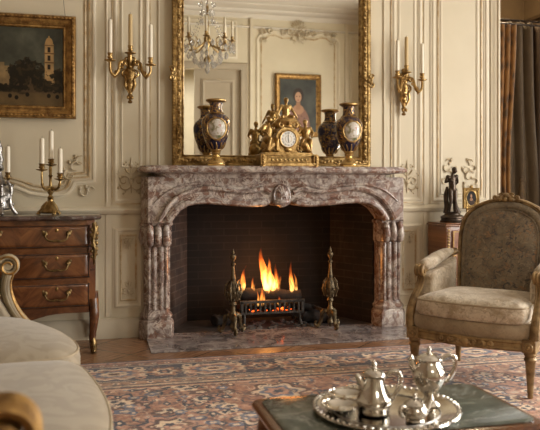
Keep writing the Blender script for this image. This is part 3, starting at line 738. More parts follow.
# pilasters
for sg in (-1, 1):
    cx = sg * 0.880
    def mx(x): return cx + sg * x                 # x>0 is outwards
    pr = MB()
    plan = lambda o: [(mx(-0.098 - o), 0.0), (mx(-0.098 - o), -0.09), (mx(-0.075 - o), -0.135 - o), (mx(0.06 + o * .5), -0.135 - o), (mx(0.098 + o), -0.08 - o * .5), (mx(0.098 + o), 0.0)]
    def ring(mb, stack):
        n = 6; vs = []; fs = []
        for o, z in stack: vs += [(u, v, z) for u, v in plan(o)]
        for i in range(len(stack) - 1):
            for k in range(n): k2 = (k + 1) % n; fs.append((i * n + k, i * n + k2, (i + 1) * n + k2, (i + 1) * n + k))
        fs.append(tuple(range(n))); fs.append(tuple((len(stack) - 1) * n + k for k in range(n))[::-1]); mb.add(vs, fs)
    ring(pr, [(-0.012, 0.14), (-0.012, 0.80)])
    # raised flutes of the shaft
    for x, w in ((-0.062, 0.011), (-0.028, 0.018), (0.020, 0.018), (0.054, 0.011)):
        pr.tube([(mx(x), -0.122, 0.20), (mx(x), -0.124, 0.42), (mx(x), -0.126, 0.65)], [w * 0.85, w, w * 1.1], 10)
    pl = pr.build('pilaster', M['rouge'], fp, smooth=35, bevel=0.006)
    bs = MB(); ring(bs, [(0.022, 0.0), (0.022, 0.105), (0.016, 0.125), (0.004, 0.135), (0.012, 0.145), (0.014, 0.16), (0.004, 0.172), (-0.006, 0.185), (-0.012, 0.21)])
    bs.build('pilaster_base', M['rouge'], pl, smooth=35, bevel=0.005)
    cp = MB(); ring(cp, [(-0.008, 0.64), (0.004, 0.648), (0.006, 0.66), (0.004, 0.78), (0.016, 0.79), (0.014, 0.805), (0.0, 0.815)])
    for x in (-0.060, -0.005, 0.050):
        cp.tube([(mx(x), -0.134, 0.655), (mx(x), -0.154, 0.665), (mx(x), -0.172, 0.70), (mx(x), -0.165, 0.75), (mx(x), -0.145, 0.790)], [0.018, 0.025, 0.026, 0.025, 0.020], 10)
        cp.ball((mx(x), -0.162, 0.672), (0.022, 0.022, 0.020), 10)
    cp.tube([(mx(0.092), -0.05, 0.655), (mx(0.098), -0.055, 0.70), (mx(0.092), -0.05, 0.785)], [0.016, 0.026, 0.018], 8)
    cp.build('pilaster_capital', M['rouge'], pl, smooth=40)
    side = MB(); side.span(sg * 0.787, sg * 0.80, -0.09, 0.02, 0, 0.66)
    side.build('jamb', M['rouge'], fp, smooth=0, bevel=0.003)
# firebox
fb = MB(); BX, BY = 0.60, 0.44
fb.add([(-BX, BY, 0), (BX, BY, 0), (BX, BY, 1.02), (-BX, BY, 1.02)], [(0, 1, 2, 3)]); o1 = fb.build('firebox_back', brick('sooty_brick_shaded_back', 1, 0, 0.0, 0.5), fp, smooth=0, solid=0.05)  # sooty brick darkened further to paint in the shade of the firebox
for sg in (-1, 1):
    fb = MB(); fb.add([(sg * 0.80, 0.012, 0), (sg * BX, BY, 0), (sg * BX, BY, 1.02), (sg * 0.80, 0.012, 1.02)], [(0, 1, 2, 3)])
    fb.build('firebox_cheek', brick('sooty_brick_cheek', 0, 1.1, 0.0, 2.2 if sg < 0 else 1.1), fp, smooth=0, solid=0.03)  # left cheek brick lightened, the daylight on it is in the colour
fb = MB(); fb.span(-0.82, 0.82, 0.121, 0.45, 1.02, 1.06); fb.build('firebox_throat', M['iron'], fp, smooth=0)
fb = MB(); fb.span(-0.79, 0.79, -0.05, 0.45, 0.0, 0.008); fb.build('firebox_floor', two('sooty_slate', (0.02, 0.018, 0.017), (0.09, 0.08, 0.075), 9, 0.5), fp, smooth=0)
q = MB(); q.prism([(-0.955, -0.55), (0.955, -0.55), (0.955, 0.0), (-0.955, 0.0)], 0.0, 0.010, mp=lambda u, v, h: (u, v, h))
q.build('hearth_slab', M['hearth'], fp, smooth=0, bevel=0.003)

# andirons
def andiron():
    t = thing('andiron', 'weathered bronze andiron with an urn finial standing left of the fire', 'andiron', group='andirons')
    q = MB()
    prof = [(0.010, 0.012), (0.016, 0.03), (0.034, 0.045), (0.030, 0.06), (0.018, 0.075), (0.022, 0.09), (0.040, 0.105), (0.034, 0.12), (0.036, 0.135), (0.030, 0.15), (0.020, 0.165), (0.020, 0.20), (0.034, 0.208), (0.030, 0.22), (0.024, 0.228), (0.045, 0.25), (0.056, 0.275), (0.060, 0.31), (0.052, 0.34), (0.038, 0.36), (0.030, 0.375), (0.032, 0.39), (0.022, 0.42), (0.017, 0.455), (0.015, 0.485), (0.028, 0.492), (0.028, 0.50), (0.014, 0.508), (0.014, 0.52), (0.030, 0.535), (0.036, 0.55), (0.030, 0.562), (0.014, 0.568), (0.018, 0.58), (0.008, 0.595), (0.0035, 0.605)]
    prof = [(a * (0.72 if z_ > 0.37 else 0.88), z_) for a, z_ in prof]
    q.lathe(prof, 18)
    for k in range(6):
        a = k * PI / 3
        q.tube([(0.052 * math.cos(a), 0.052 * math.sin(a), 0.24), (0.070 * math.cos(a), 0.070 * math.sin(a), 0.29), (0.060 * math.cos(a), 0.060 * math.sin(a), 0.345), (0.040 * math.cos(a), 0.04 * math.sin(a), 0.375)], [0.005, 0.009, 0.008, 0.004], 6)
        q.ball((0.062 * math.cos(a), 0.062 * math.sin(a), 0.345), 0.010, 8); q.ball((0.064 * math.cos(a + 0.5), 0.064 * math.sin(a + 0.5), 0.295), 0.011, 8); q.ball((0.050 * math.cos(a + 0.5), 0.050 * math.sin(a + 0.5), 0.245), 0.009, 8)
    q.build('urn_finial', M['andiron'], t)
    for k in range(3):
        a = -PI / 2 + k * 2 * PI / 3
        q = MB(); L = [(0.012, 0.115), (0.040, 0.130), (0.066, 0.115), (0.074, 0.078), (0.086, 0.042), (0.112, 0.018), (0.130, 0.026), (0.128, 0.044), (0.114, 0.046)]
        P = catmull([(r * math.cos(a), r * math.sin(a), z) for r, z in L], 4)
        q.tube(P, [0.012, 0.018, 0.020, 0.014, 0.015, 0.014, 0.010, 0.007], 8)
        q.ball((0.07 * math.cos(a), 0.07 * math.sin(a), 0.115), (0.020, 0.020, 0.022), 8)
        q.ball((0.108 * math.cos(a), 0.108 * math.sin(a), 0.014), (0.020, 0.020, 0.014), 8)
        q.build('leg', M['andiron'], t)
    q = MB(); q.box((0, 0.17, 0.115), (0.022, 0.34, 0.022)); q.box((0, 0.33, 0.055), (0.022, 0.022, 0.11)); q.build('billet_bar', M['iron'], t, smooth=0, bevel=0.003)
    return t
a1 = andiron(); a1.location = (-0.345, -0.115, 0.010); a1.scale = (0.86, 0.86, 1.0)
a2 = copy_tree(a1); a2.location = (0.392, -0.10, 0.010); a2.rotation_euler.z = 0.15
a2['label'] = 'weathered bronze andiron with an urn finial standing right of the fire'

# grate
gt = thing('fire_grate', 'black iron fire basket holding the burning logs', 'grate', (0.0, 0.15, 0.008))
gx0, gx1 = -0.245, 0.225
q = MB()
for k in range(12):
    x = gx0 + 0.03 + (gx1 - gx0 - 0.06) * k / 11
    q.box((x, -0.085, 0.145), (0.014, 0.012, 0.085))
q.box(((gx0 + gx1) / 2, -0.085, 0.105), (gx1 - gx0, 0.018, 0.016)); q.box(((gx0 + gx1) / 2, -0.085, 0.190), (gx1 - gx0 + 0.03, 0.022, 0.022))
for x in (gx0, gx1): q.box((x, -0.085, 0.145), (0.022, 0.022, 0.10))
q.build('front_bars', M['iron'], gt, smooth=0, bevel=0.003)
q = MB()
for k in range(7): q.box((gx0 + 0.02 + k * (gx1 - gx0 - 0.04) / 6, 0.02, 0.105), (0.014, 0.22, 0.012))
q.box(((gx0 + gx1) / 2, 0.125, 0.12), (gx1 - gx0, 0.016, 0.04))
q.build('grid', M['iron'], gt, smooth=0, bevel=0.002)
for x in (gx0 + 0.02, gx1 - 0.02):
    for y in (-0.08, 0.12):
        q = MB(); q.tube([(x, y, 0.11), (x, y - 0.005, 0.05), (x + (0.012 if x > 0 else -0.012), y - 0.01, 0.0)], [0.010, 0.011, 0.014], 8); q.build('leg', M['iron'], gt)
# logs
def log(p0, p1, r, label, sd):
    rn = random.Random(sd); p0, p1 = Vector(p0), Vector(p1); ax = (p1 - p0); L = ax.length; n = 12
    pts = [p0 + ax * (i / n) + Vector((0, rn.uniform(-1, 1) * 0.006, rn.uniform(-1, 1) * 0.006)) for i in range(n + 1)]
    q = MB(); q.tube(pts, [r * rn.uniform(0.9, 1.08) for _ in range(n + 1)], 12)
    c = (p0 + p1) / 2; q.v = [tuple(Vector(v) - c + Vector([rn.uniform(-1, 1) * r * 0.05 for _ in range(3)])) for v in q.v]
    return tag(q.build('log', M['log'], None, c, smooth=60), label, 'log', 'burning logs')
log((-0.235, 0.10, 0.158), (0.215, 0.115, 0.155), 0.030, 'thin charred log lying low along the front bars of the grate', 1)
log((-0.225, 0.20, 0.245), (0.245, 0.185, 0.205), 0.052, 'thick blackened log across the top of the fire', 2)
log((-0.22, 0.185, 0.160), (0.20, 0.225, 0.155), 0.042, 'charred log in the middle of the grate under the thick one', 3)
log((0.10, 0.255, 0.17), (0.245, 0.13, 0.165), 0.028, 'short charred log end at the right of the grate', 4)
log((-0.44, 0.14, 0.055), (-0.30, 0.22, 0.05), 0.042, 'dark spare log on the firebox floor left of the grate', 5)
log((0.27, 0.16, 0.055), (0.46, 0.10, 0.05), 0.042, 'dark spare log on the firebox floor right of the grate', 6)
log((0.26, 0.22, 0.13), (0.44, 0.16, 0.08), 0.032, 'slanting burnt branch leaning right of the grate', 7)
# embers
q = MB(); rn = random.Random(3)
for k in range(150):
    q.ball((rn.uniform(-0.20, 0.19), rn.uniform(0.09, 0.25), 0.128 + rn.uniform(0, 0.03)), (rn.uniform(0.010, 0.022), rn.uniform(0.01, 0.02), rn.uniform(0.008, 0.015)), 6)
tag(q.build('embers', M['ember'], None), 'bed of glowing orange embers in the grate', 'embers', kind='stuff')
q = MB(); rn = random.Random(4)
for k in range(90):
    q.ball((rn.uniform(-0.30, 0.30), rn.uniform(-0.01, 0.30), 0.012), (rn.uniform(0.010, 0.03), rn.uniform(0.01, 0.03), rn.uniform(0.006, 0.014)), 6)
tag(q.build('ashes', M['ash'], None), 'grey ash and cinders under the grate', 'ash', kind='stuff')
# flames (glowing volumes)
def flame(loc, h, r, strength, sd, label, lean=0.0, tongues=3):
    rn = random.Random(sd); q = MB()
    for k in range(tongues):
        hh = h * (1.0 if k == 0 else rn.uniform(0.5, 0.8)); ox = 0 if k == 0 else rn.uniform(-1, 1) * r * 1.0; oy = 0 if k == 0 else rn.uniform(-1, 1) * r * 0.4
        ph = rn.uniform(0, 6); P = []; R = []
        for i in range(15):
            t = i / 14
            P.append((ox * (1 - 0.2 * t) + lean * t * h + 0.22 * r * math.sin(ph + 5.5 * t) * t, oy, hh * t))
            R.append(max(0.0012, r * (0.62 if k else 0.85) * (0.35 + 1.0 * t if t < 0.28 else (1 - t) ** 0.8 * 0.82)))
        q.tube(P, R, 10, 0.8)
    return tag(q.build('flame', flame_mat('flame_glow', h, strength, sd * 1.7), None, loc), label, 'flame', 'flames of the fire')
flame((-0.030, 0.17, 0.265), 0.34, 0.088, 120, 1, 'tallest orange flame rising above the logs', -0.12, 4)
flame((0.035, 0.18, 0.245), 0.23, 0.065, 120, 2, 'bright flame just right of the tallest one', 0.1, 3)
flame((-0.225, 0.17, 0.25), 0.22, 0.055, 110, 3, 'leaning flame at the left end of the logs', 0.15, 3)
flame((0.175, 0.17, 0.235), 0.26, 0.046, 110, 4, 'thin flame at the right end of the logs', -0.05, 3)
flame((-0.085, 0.078, 0.165), 0.16, 0.034, 110, 5, 'small flame licking up in front of the thick log', -0.05, 3)
flame((0.045, 0.08, 0.165), 0.075, 0.032, 110, 6, 'low flame behind the right half of the front bars', 0.0, 3)
flame((-0.135, 0.18, 0.26), 0.12, 0.03, 90, 7, 'short flame between the left and tallest flames', 0.0, 2)
fl = bpy.data.lights.new('firelight', 'POINT'); fl.energy = 5; fl.color = (1.0, 0.36, 0.08); fl.shadow_soft_size = 0.09
fo = bpy.data.objects.new('firelight', fl); COL.objects.link(fo); fo.location = (-0.02, 0.16, 0.42)

# ------------------------------------------------------------------ looking glass
mr = thing('wall_mirror', 'tall gilt-framed looking glass standing on the marble mantel', 'mirror', (-0.018, 0, 1.203))
MW, MH = 0.752, 2.35
q = MB()
path = [(-MW, 0), (MW, 0), (MW, MH), (-MW, MH)]
q.sweep(path, [(0.0, 0.002), (0.0, 0.045), (0.010, 0.058), (0.022, 0.060), (0.030, 0.050), (0.036, 0.052), (0.052, 0.040), (0.060, 0.026), (0.072, 0.024), (0.080, 0.030), (0.086, 0.020), (0.086, 0.012)])
fr = q.build('frame', M['gold'], mr)
q = MB(); rn = random.Random(5)
for sg in (-1, 1):
    k = 0; z = 0.05
    while z < MH - 0.02:
        q.ball(wallmap(sg * (MW - 0.044 + 0.006 * math.sin(k * 1.9)), z, 0.048), (0.013, 0.010, 0.017), 6, Matrix.Rotation((0.6 if k % 2 else -0.6) * sg, 3, 'Y')); z += 0.026; k += 1
    z = 0.04
    while z < MH: q.ball(wallmap(sg * (MW - 0.008), z, 0.056), (0.008, 0.007, 0.010), 6); z += 0.02
    rocz = 0.66
    for (u, v, s, a) in ((0.004, 0.03, 0.022, 0.4), (0.004, -0.03, 0.022, 3), (-0.006, 0, 0.018, 1.5)):
        q.tube([wallmap(sg * (MW + p), rocz + r_, 0.06) for p, r_ in spiral(u, v, s, 0.004, a, 1.2, 14)], [0.006, 0.011, 0.006], 6)
x = -MW + 0.04; k = 0
while x < MW - 0.03:
    q.ball(wallmap(x, 0.044 + 0.005 * math.sin(k * 1.9), 0.048), (0.017, 0.010, 0.013), 6); x += 0.028; k += 1
q.build('carved_leafwork', M['gold'], mr)
q = MB(); q.span(-MW + 0.07, MW - 0.07, -0.015, -0.004, 0.07, MH - 0.07); q.build('mirror_glass', M['mirror'], mr, smooth=0)

# ------------------------------------------------------------------ porcelain vases
VP = [(0.066, 0.012), (0.067, 0.020), (0.060, 0.028), (0.054, 0.038), (0.036, 0.050), (0.027, 0.062), (0.025, 0.078), (0.030, 0.086), (0.034, 0.094), (0.028, 0.102), (0.032, 0.108)]
VB = [(0.030, 0.106), (0.036, 0.112), (0.050, 0.128), (0.066, 0.155), (0.081, 0.192), (0.093, 0.23), (0.099, 0.27), (0.100, 0.295), (0.096, 0.32), (0.085, 0.340), (0.066, 0.355), (0.052, 0.364)]
VN = [(0.052, 0.364), (0.048, 0.374), (0.044, 0.390), (0.043, 0.41), (0.044, 0.428), (0.048, 0.440)]
def vase_r(z): return float(np.interp(z, [p[1] for p in VB], [p[0] for p in VB]))
def vase():
    t = thing('porcelain_vase', 'cobalt and gilt porcelain vase with painted oval at left on the mantel', 'vase', group='pair of mantel vases')
    q = MB(); q.lathe(VP, 28); q.box((0, 0, 0.006), (0.118, 0.118, 0.012)); q.build('foot', M['porcelain_foot'], t)
    q = MB(); q.lathe(VB, 36); body = q.build('body', M['cobalt'], t)
    q = MB(); q.lathe(VN, 28); q.build('neck', M['cobalt'], t)
    q = MB(); q.lathe([(0.048, 0.438), (0.060, 0.444), (0.070, 0.450), (0.071, 0.458), (0.066, 0.462), (0.05, 0.465), (0.0, 0.466)], 28); q.build('rim', M['ormolu'], t)
    q = MB(); q.lathe([(0.050, 0.358), (0.056, 0.364), (0.050, 0.371)], 28)
    for k in range(20):
        a = k * 2 * PI / 20; q.ball((0.055 * math.cos(a), 0.055 * math.sin(a), 0.363), 0.005, 6)
    q.build('gilt_collar', M['ormolu'], t)
    q = MB(); q.lathe([(0.031, 0.100), (0.038, 0.110), (0.036, 0.118)], 28)
    for k in range(12):
        a = k * 2 * PI / 12
        q.tube([(vase_r(z) * 1.01 * math.cos(a + s), vase_r(z) * 1.01 * math.sin(a + s), z) for z, s in ((0.116, 0), (0.128, 0.06), (0.148, 0.0), (0.162, -0.05))], [0.003, 0.006, 0.005, 0.002], 5)
    q.build('gilt_calyx', M['ormolu'], t)
    q = MB(); zc, hz, ha = 0.252, 0.073, 0.72
    def mp(u, v, h):
        a = -PI / 2 + u * ha; z = zc + v * hz; r = vase_r(z) + h; return (r * math.cos(a), r * math.sin(a), z)
    ring = [(math.cos(a), math.sin(a)) for a in np.linspace(0, 2 * PI, 32, endpoint=False)]
    q.puff(ring, (0, 0), [(0.02, 0.003), (0.35, 0.003), (0.7, 0.003), (0.95, 0.003), (1.0, 0.001)], mp); q.build('painted_medallion', M['medallion'], body)
    q = MB(); q.tube([mp(u, v, 0.003) for u, v in ring + ring[:2]], 0.0055, 8); q.build('medallion_border', M['ormolu'], body)
    return t
v1 = vase(); v1.location = (-0.488, -0.225, 1.203); v1.rotation_euler.z = -0.10
v2 = copy_tree(v1); v2.location = (0.492, -0.225, 1.203); v2.rotation_euler.z = -0.05
v2['label'] = 'cobalt and gilt porcelain vase with painted oval at right on the mantel'

# ------------------------------------------------------------------ figures
def limb(q, a, b, r0, r1, n=4):
    a, b = Vector(a), Vector(b)
    q.tube([a + (b - a) * i / n for i in range(n + 1)], [r0 + (r1 - r0) * i / n + (0.10 * r0 * math.sin(PI * i / n)) for i in range(n + 1)], 10)
    q.ball(a, r0, 10); q.ball(b, r1, 10)
def figure(J, s, k=1.0):
    """J: joint dict in body units (1 = full height), s = height in metres; closed lumps fused by a voxel remesh"""
    q = MB(); g = lambda k: Vector(J[k]) * s
    pel, ch, nk, hd = g('pelvis'), g('chest'), g('neck'), g('head')
    limb(q, pel, ch, 0.082 * s * k, 0.095 * s * k); q.ball(ch, (0.115 * s * k, 0.075 * s, 0.10 * s), 12); q.ball(pel, (0.098 * s * k, 0.08 * s * k, 0.075 * s), 12)
    limb(q, ch, nk, 0.05 * s, 0.032 * s); limb(q, nk, hd, 0.03 * s, 0.035 * s)
    q.ball(hd, (0.052 * s, 0.060 * s, 0.070 * s), 12); q.ball(hd + Vector(J.get('face', (0, -0.055, -0.01))) * s, (0.014 * s, 0.018 * s, 0.020 * s), 8)
    q.ball(hd + Vector((0, 0.02, 0.02)) * s, (0.060 * s, 0.058 * s, 0.062 * s), 10)
    for sd in 'LR':
        sh, el, ha = g('sh' + sd), g('el' + sd), g('ha' + sd)
        limb(q, ch * 0.25 + sh * 0.75, sh, 0.05 * s, 0.045 * s); limb(q, sh, el, 0.040 * s * k, 0.030 * s * k); limb(q, el, ha, 0.030 * s * k, 0.020 * s * k)
        q.ball(ha, (0.024 * s, 0.02 * s, 0.03 * s), 8)
        hp, kn, ft = g('hp' + sd), g('kn' + sd), g('ft' + sd)
        limb(q, hp, kn, 0.072 * s * k, 0.048 * s * k); limb(q, kn, ft, 0.046 * s * k, 0.026 * s * k)
        q.ball(ft + Vector((0, -0.035, -0.012)) * s, (0.025 * s, 0.065 * s, 0.022 * s), 8)
    return q
def seated(dx=0.0, look=0.0, armL=(0.16, -0.16, 0.38), armR=(-0.17, -0.14, 0.36)):
    return dict(pelvis=(0, 0, 0.30), chest=(dx * 0.4, -0.01, 0.50), neck=(dx * 0.7, -0.02, 0.61), head=(dx, -0.035, 0.70), face=(look, -0.05, -0.01),
                shL=(0.105 + dx * 0.5, 0, 0.57), elL=(0.17 + dx * 0.5, -0.03, 0.45), haL=armL, shR=(-0.105 + dx * 0.5, 0, 0.57), elR=(-0.17 + dx * 0.5, -0.03, 0.45), haR=armR,
                hpL=(0.06, -0.02, 0.28), knL=(0.10, -0.20, 0.27), ftL=(0.09, -0.20, 0.04), hpR=(-0.06, -0.02, 0.28), knR=(-0.09, -0.21, 0.29), ftR=(-0.13, -0.17, 0.04))

# ------------------------------------------------------------------ mantel clock
ck = thing('mantel_clock', 'gilt bronze clock with seated figures in the middle of the mantel', 'clock', (0.022, -0.212, 1.203), 0.04)
q = MB()
q.box((0, 0, 0.012), (0.43, 0.17, 0.024)); q.box((0, 0, 0.048), (0.385, 0.14, 0.05)); q.box((0, 0, 0.079), (0.42, 0.16, 0.014))
for sx in (-1, 1):
    q.box((sx * 0.195, -0.03, 0.045), (0.04, 0.12, 0.07)); q.ball((sx * 0.195, -0.075, 0.0), (0.022, 0.02, 0.012), 8)
    for k in range(3): q.ball((sx * 0.195, -0.092, 0.03 + 0.018 * k), (0.012, 0.008, 0.010), 8)
q.box((0, 0, 0.092), (0.36, 0.125, 0.014))
q.build('base', M['ormolu'], ck, smooth=40, bevel=0.003)
q = MB()
for k in range(9):
    x = -0.125 + k * 0.031
    q.ball((x, -0.072, 0.046), (0.011, 0.006, 0.012), 8)
    q.tube([(x + p, -0.074, 0.047 + r_) for p, r_ in spiral(0.013, 0, 0.010, 0.002, 0, 1.2, 10)], 0.0028, 5)
q.tube([(-0.15, -0.073, 0.063), (0.15, -0.073, 0.063)], 0.003, 6); q.tube([(-0.15, -0.073, 0.031), (0.15, -0.073, 0.031)], 0.003, 6)
q.build('relief_frieze', M['brass'], ck)
q = MB(); zc = 0.193
q.prism([(-0.082, 0.098), (0.082, 0.098), (0.078, 0.135), (0.090, 0.19)] + arc(0, 0.20, 0.088, 0.05, PI - 0.05, 16, 0.082) + [(-0.090, 0.19), (-0.078, 0.135)], -0.04, 0.045)
for sx in (-1, 1):
    q.tube([(sx * p, -0.045, r_) for p, r_ in spiral(0.085, 0.13, 0.030, 0.006, 2.2, 1.4, 20, -1)], [0.006, 0.010, 0.006], 6)
    q.tube([(sx * p, -0.045, r_) for p, r_ in spiral(0.050, 0.292, 0.028, 0.006, 3.6, 1.4, 20, -1)], [0.005, 0.010, 0.006], 6)
q.ball((0, -0.05, 0.118), (0.03, 0.012, 0.016), 8); q.ball((0, -0.01, 0.285), (0.07, 0.045, 0.02), 10)
q.build('case', M['ormolu'], ck, bevel=0.003)
q = MB(); rx = Matrix.Rotation(PI / 2, 3, 'X')
q.lathe([(0.0015, 0.044), (0.056, 0.044), (0.057, 0.052), (0.0015, 0.054)], 36, (0, 0, zc), rot=rx); dial = q.build('dial', M['white_enamel'], ck)
q = MB(); q.tube([(0.061 * math.cos(a), -0.052, zc + 0.061 * math.sin(a)) for a in np.linspace(0, 2 * PI, 37)], 0.006, 8)
q.tube([(0.024 * math.cos(a), -0.0545, zc + 0.024 * math.sin(a)) for a in np.linspace(0, 2 * PI, 25)], 0.0009, 5); q.build('bezel', M['ormolu'], ck)
for k, txt in enumerate(['XII', 'I', 'II', 'III', 'IIII', 'V', 'VI', 'VII', 'VIII', 'IX', 'X', 'XI']):
    a = PI / 2 - k * PI / 6
    cu = bpy.data.curves.new('numeral', 'FONT'); cu.body = txt; cu.size = 0.0155; cu.align_x = 'CENTER'; cu.align_y = 'CENTER'; cu.extrude = 0.0004
    tmp = bpy.data.objects.new('numeral_text', cu); COL.objects.link(tmp); bpy.context.view_layer.update()
    me = bpy.data.meshes.new_from_object(tmp.evaluated_get(bpy.context.evaluated_depsgraph_get())); bpy.data.objects.remove(tmp)
    me.materials.clear(); me.materials.append(M['black'])
    o = bpy.data.objects.new('numeral', me); COL.objects.link(o); o.parent = dial
    o.location = (0.043 * math.cos(a), -0.0548, zc + 0.043 * math.sin(a)); o.rotation_euler = (PI / 2, 0, 0)
    o.rotation_euler = (Matrix.Rotation(-(a - PI / 2), 3, 'Y') @ Matrix.Rotation(PI / 2, 3, 'X')).to_euler()
for L, w, a in ((0.026, 0.0022, -PI / 2 + 0.05), (0.038, 0.0016, PI / 2)):
    q = MB(); q.tube([(-0.006 * math.cos(a), -0.057, zc - 0.006 * math.sin(a)), (0.6 * L * math.cos(a), -0.057, zc + 0.6 * L * math.sin(a)), (L * math.cos(a), -0.057, zc + L * math.sin(a))], [w * 0.7, w, w * 0.4], 6)
    q.build('clock_hand', M['black'], ck)
J = seated(0.02, 0.04, (0.24, -0.05, 0.46), (-0.13, -0.15, 0.40)); f1 = figure(J, 0.335).build('seated_figure', M['ormolu'], ck, (-0.137, 0.0, 0.096), 0.35, remesh=0.0035)
J = seated(-0.02, -0.04, (0.13, -0.16, 0.36), (-0.25, -0.04, 0.47)); figure(J, 0.315).build('seated_figure', M['ormolu'], ck, (0.150, 0.0, 0.096), -0.3, remesh=0.0035)
J = seated(0.0, 0.02, (0.27, -0.05, 0.30), (-0.26, -0.05, 0.28))
J['ftL'] = (0.12, -0.12, 0.17); J['ftR'] = (-0.12, -0.10, 0.17); J['knL'] = (0.13, -0.16, 0.30); J['knR'] = (-0.13, -0.16, 0.30)
figure(J, 0.30).build('crowning_figure', M['ormolu'], ck, (0, 0.01, 0.262), 0, remesh=0.0035)
for sx in (-1, 1):
    q = MB(); q.ball((sx * 0.14, 0.014, 0.140), (0.050, 0.040, 0.050), 12)
    q.tube([(sx * 0.115, -0.02, 0.19), (sx * 0.125, -0.055, 0.15), (sx * 0.15, -0.055, 0.115), (sx * 0.18, -0.02, 0.105)], [0.022, 0.030, 0.026, 0.012], 8)
    q.build('drapery', M['ormolu'], ck, remesh=0.005)
q = MB(); q.tube([(-0.10, 0.0, 0.29), (-0.05, -0.03, 0.325), (0.0, -0.045, 0.315), (0.05, -0.03, 0.325), (0.10, 0.0, 0.29)], [0.014, 0.026, 0.030, 0.026, 0.014], 8); q.build('drapery', M['ormolu'], ck)


# ------------------------------------------------------------------ candles
def candle(loc, h, r, label, group, mat='wax', wick=True):
    q = MB(); q.lathe([(r, 0), (r, h * 0.6), (r * 0.96, h - r * 0.5), (r * 0.7, h - r * 0.1), (r * 0.25, h)], 14)
    o = tag(q.build('candle', M[mat], None, loc), label, 'candle', group)
    if wick:
        w = MB(); w.tube([(0, 0, h - 0.002), (0.0006, 0, h + 0.006), (0.002, 0, h + 0.012)], [0.0012, 0.0012, 0.0008], 6); w.build('wick', M['wick'], o)
    return o
CUP = [(0.006, 0.0), (0.012, 0.004), (0.010, 0.010), (0.018, 0.016), (0.019, 0.024), (0.014, 0.030), (0.016, 0.040), (0.018, 0.046), (0.020, 0.050), (0.012, 0.051)]
PAN = [(0.006, -0.012), (0.012, -0.008), (0.030, -0.003), (0.040, 0.001), (0.041, 0.004), (0.030, 0.003), (0.010, 0.004)]

# ------------------------------------------------------------------ wall sconces
def sconce(loc, label, arms, side):
    t = thing('wall_sconce', label, 'sconce', loc, 0, 'pair of wall sconces')
    q = MB()
    st = [(0.010, -0.225), (0.018, -0.215), (0.008, -0.20), (0.015, -0.185), (0.022, -0.172), (0.012, -0.16), (0.018, -0.14), (0.026, -0.10), (0.033, -0.05), (0.040, -0.01), (0.036, 0.012), (0.022, 0.025), (0.026, 0.045), (0.018, 0.06), (0.024, 0.08), (0.016, 0.10), (0.020, 0.125), (0.010, 0.140)]
    q.lathe(st, 14, (0, -0.035, 0), sy=0.75)
    for sg in (-1, 1):
        q.tube([(sg * p, -0.045, z) for p, z in spiral(0.030, -0.02, 0.030, 0.006, 1.7, 1.3, 18, -1)], [0.006, 0.011, 0.006], 6)
        q.tube(catmull([(sg * 0.012, -0.05, -0.15), (sg * 0.034, -0.055, -0.10), (sg * 0.030, -0.06, -0.06), (sg * 0.045, -0.05, -0.035)], 5), [0.004, 0.010, 0.008, 0.003], 6)
        q.tube([(sg * p, -0.045, z) for p, z in spiral(0.020, 0.085, 0.022, 0.004, 2.5, 1.2, 16)], [0.004, 0.009, 0.005], 6)
        q.ball((sg * 0.026, -0.05, 0.055), (0.014, 0.012, 0.018), 8); q.ball((sg * 0.015, -0.05, -0.185), (0.010, 0.010, 0.014), 8)
    for z in (-0.12, -0.075, -0.03, 0.03, 0.10): q.ball((0, -0.065, z), (0.012, 0.010, 0.017), 8)
    q.tube([(0, 0, -0.02), (0, -0.03, -0.02)], 0.028, 12)
    q.build('backplate', M['ormolu'], t)
    for ax, ay, az in arms:
        q = MB()
        if abs(ax) < 0.02:
            P = catmull([(0, -0.05, 0.03), (ax, ay * 0.9, 0.06), (ax, ay, az - 0.01)], 6); q.tube(P, [0.012, 0.010, 0.010], 8)
        else:
            P = catmull([(0.01 * (1 if ax > 0 else -1), -0.045, 0.02), (ax * 0.30, ay * 0.55, 0.062), (ax * 0.50, ay * 0.75, 0.045), (ax * 0.58, ay * 0.85, -0.005), (ax * 0.78, ay * 0.95, -0.045), (ax * 0.98, ay, -0.015), (ax, ay, az - 0.01)], 6)
            q.tube(P, [0.009, 0.013, 0.011, 0.013, 0.010, 0.010], 8)
            for u, v, s, a in ((0.33, 0.045, 0.020, 0.5), (0.70, -0.02, 0.016, 3.4)):
                q.tube([(ax * u + p, ay * 0.8, v + z) for p, z in spiral(0, 0, s, 0.003, a, 1.3, 14)], [0.004, 0.008, 0.004], 6)
                q.ball((ax * (u + 0.08), ay * 0.85, v - 0.03), (0.010, 0.010, 0.014), 6)
        arm = q.build('arm', M['ormolu'], t)
        c = MB(); c.lathe(PAN, 18, (ax, ay, az), flute=8, fd=0.1, fz=(-0.002, 0.01)); c.build('drip_pan', M['ormolu'], arm)
        c = MB(); c.lathe(CUP, 16, (ax, ay, az + 0.002)); c.build('candle_cup', M['ormolu'], arm)
    return t
AL = [(-0.138, -0.12, 0.055), (0.136, -0.12, 0.035), (0.0, -0.095, 0.115)]
AR = [(-0.095, -0.13, 0.050), (0.128, -0.09, 0.045), (0.0, -0.085, 0.10)]
SL = (-1.065, 0, 1.868); SR = (1.012, 0, 1.835)
sconce(SL, 'gilt three-armed wall sconce left of the looking glass', AL, -1)
sconce(SR, 'gilt three-armed wall sconce right of the looking glass', AR, 1)
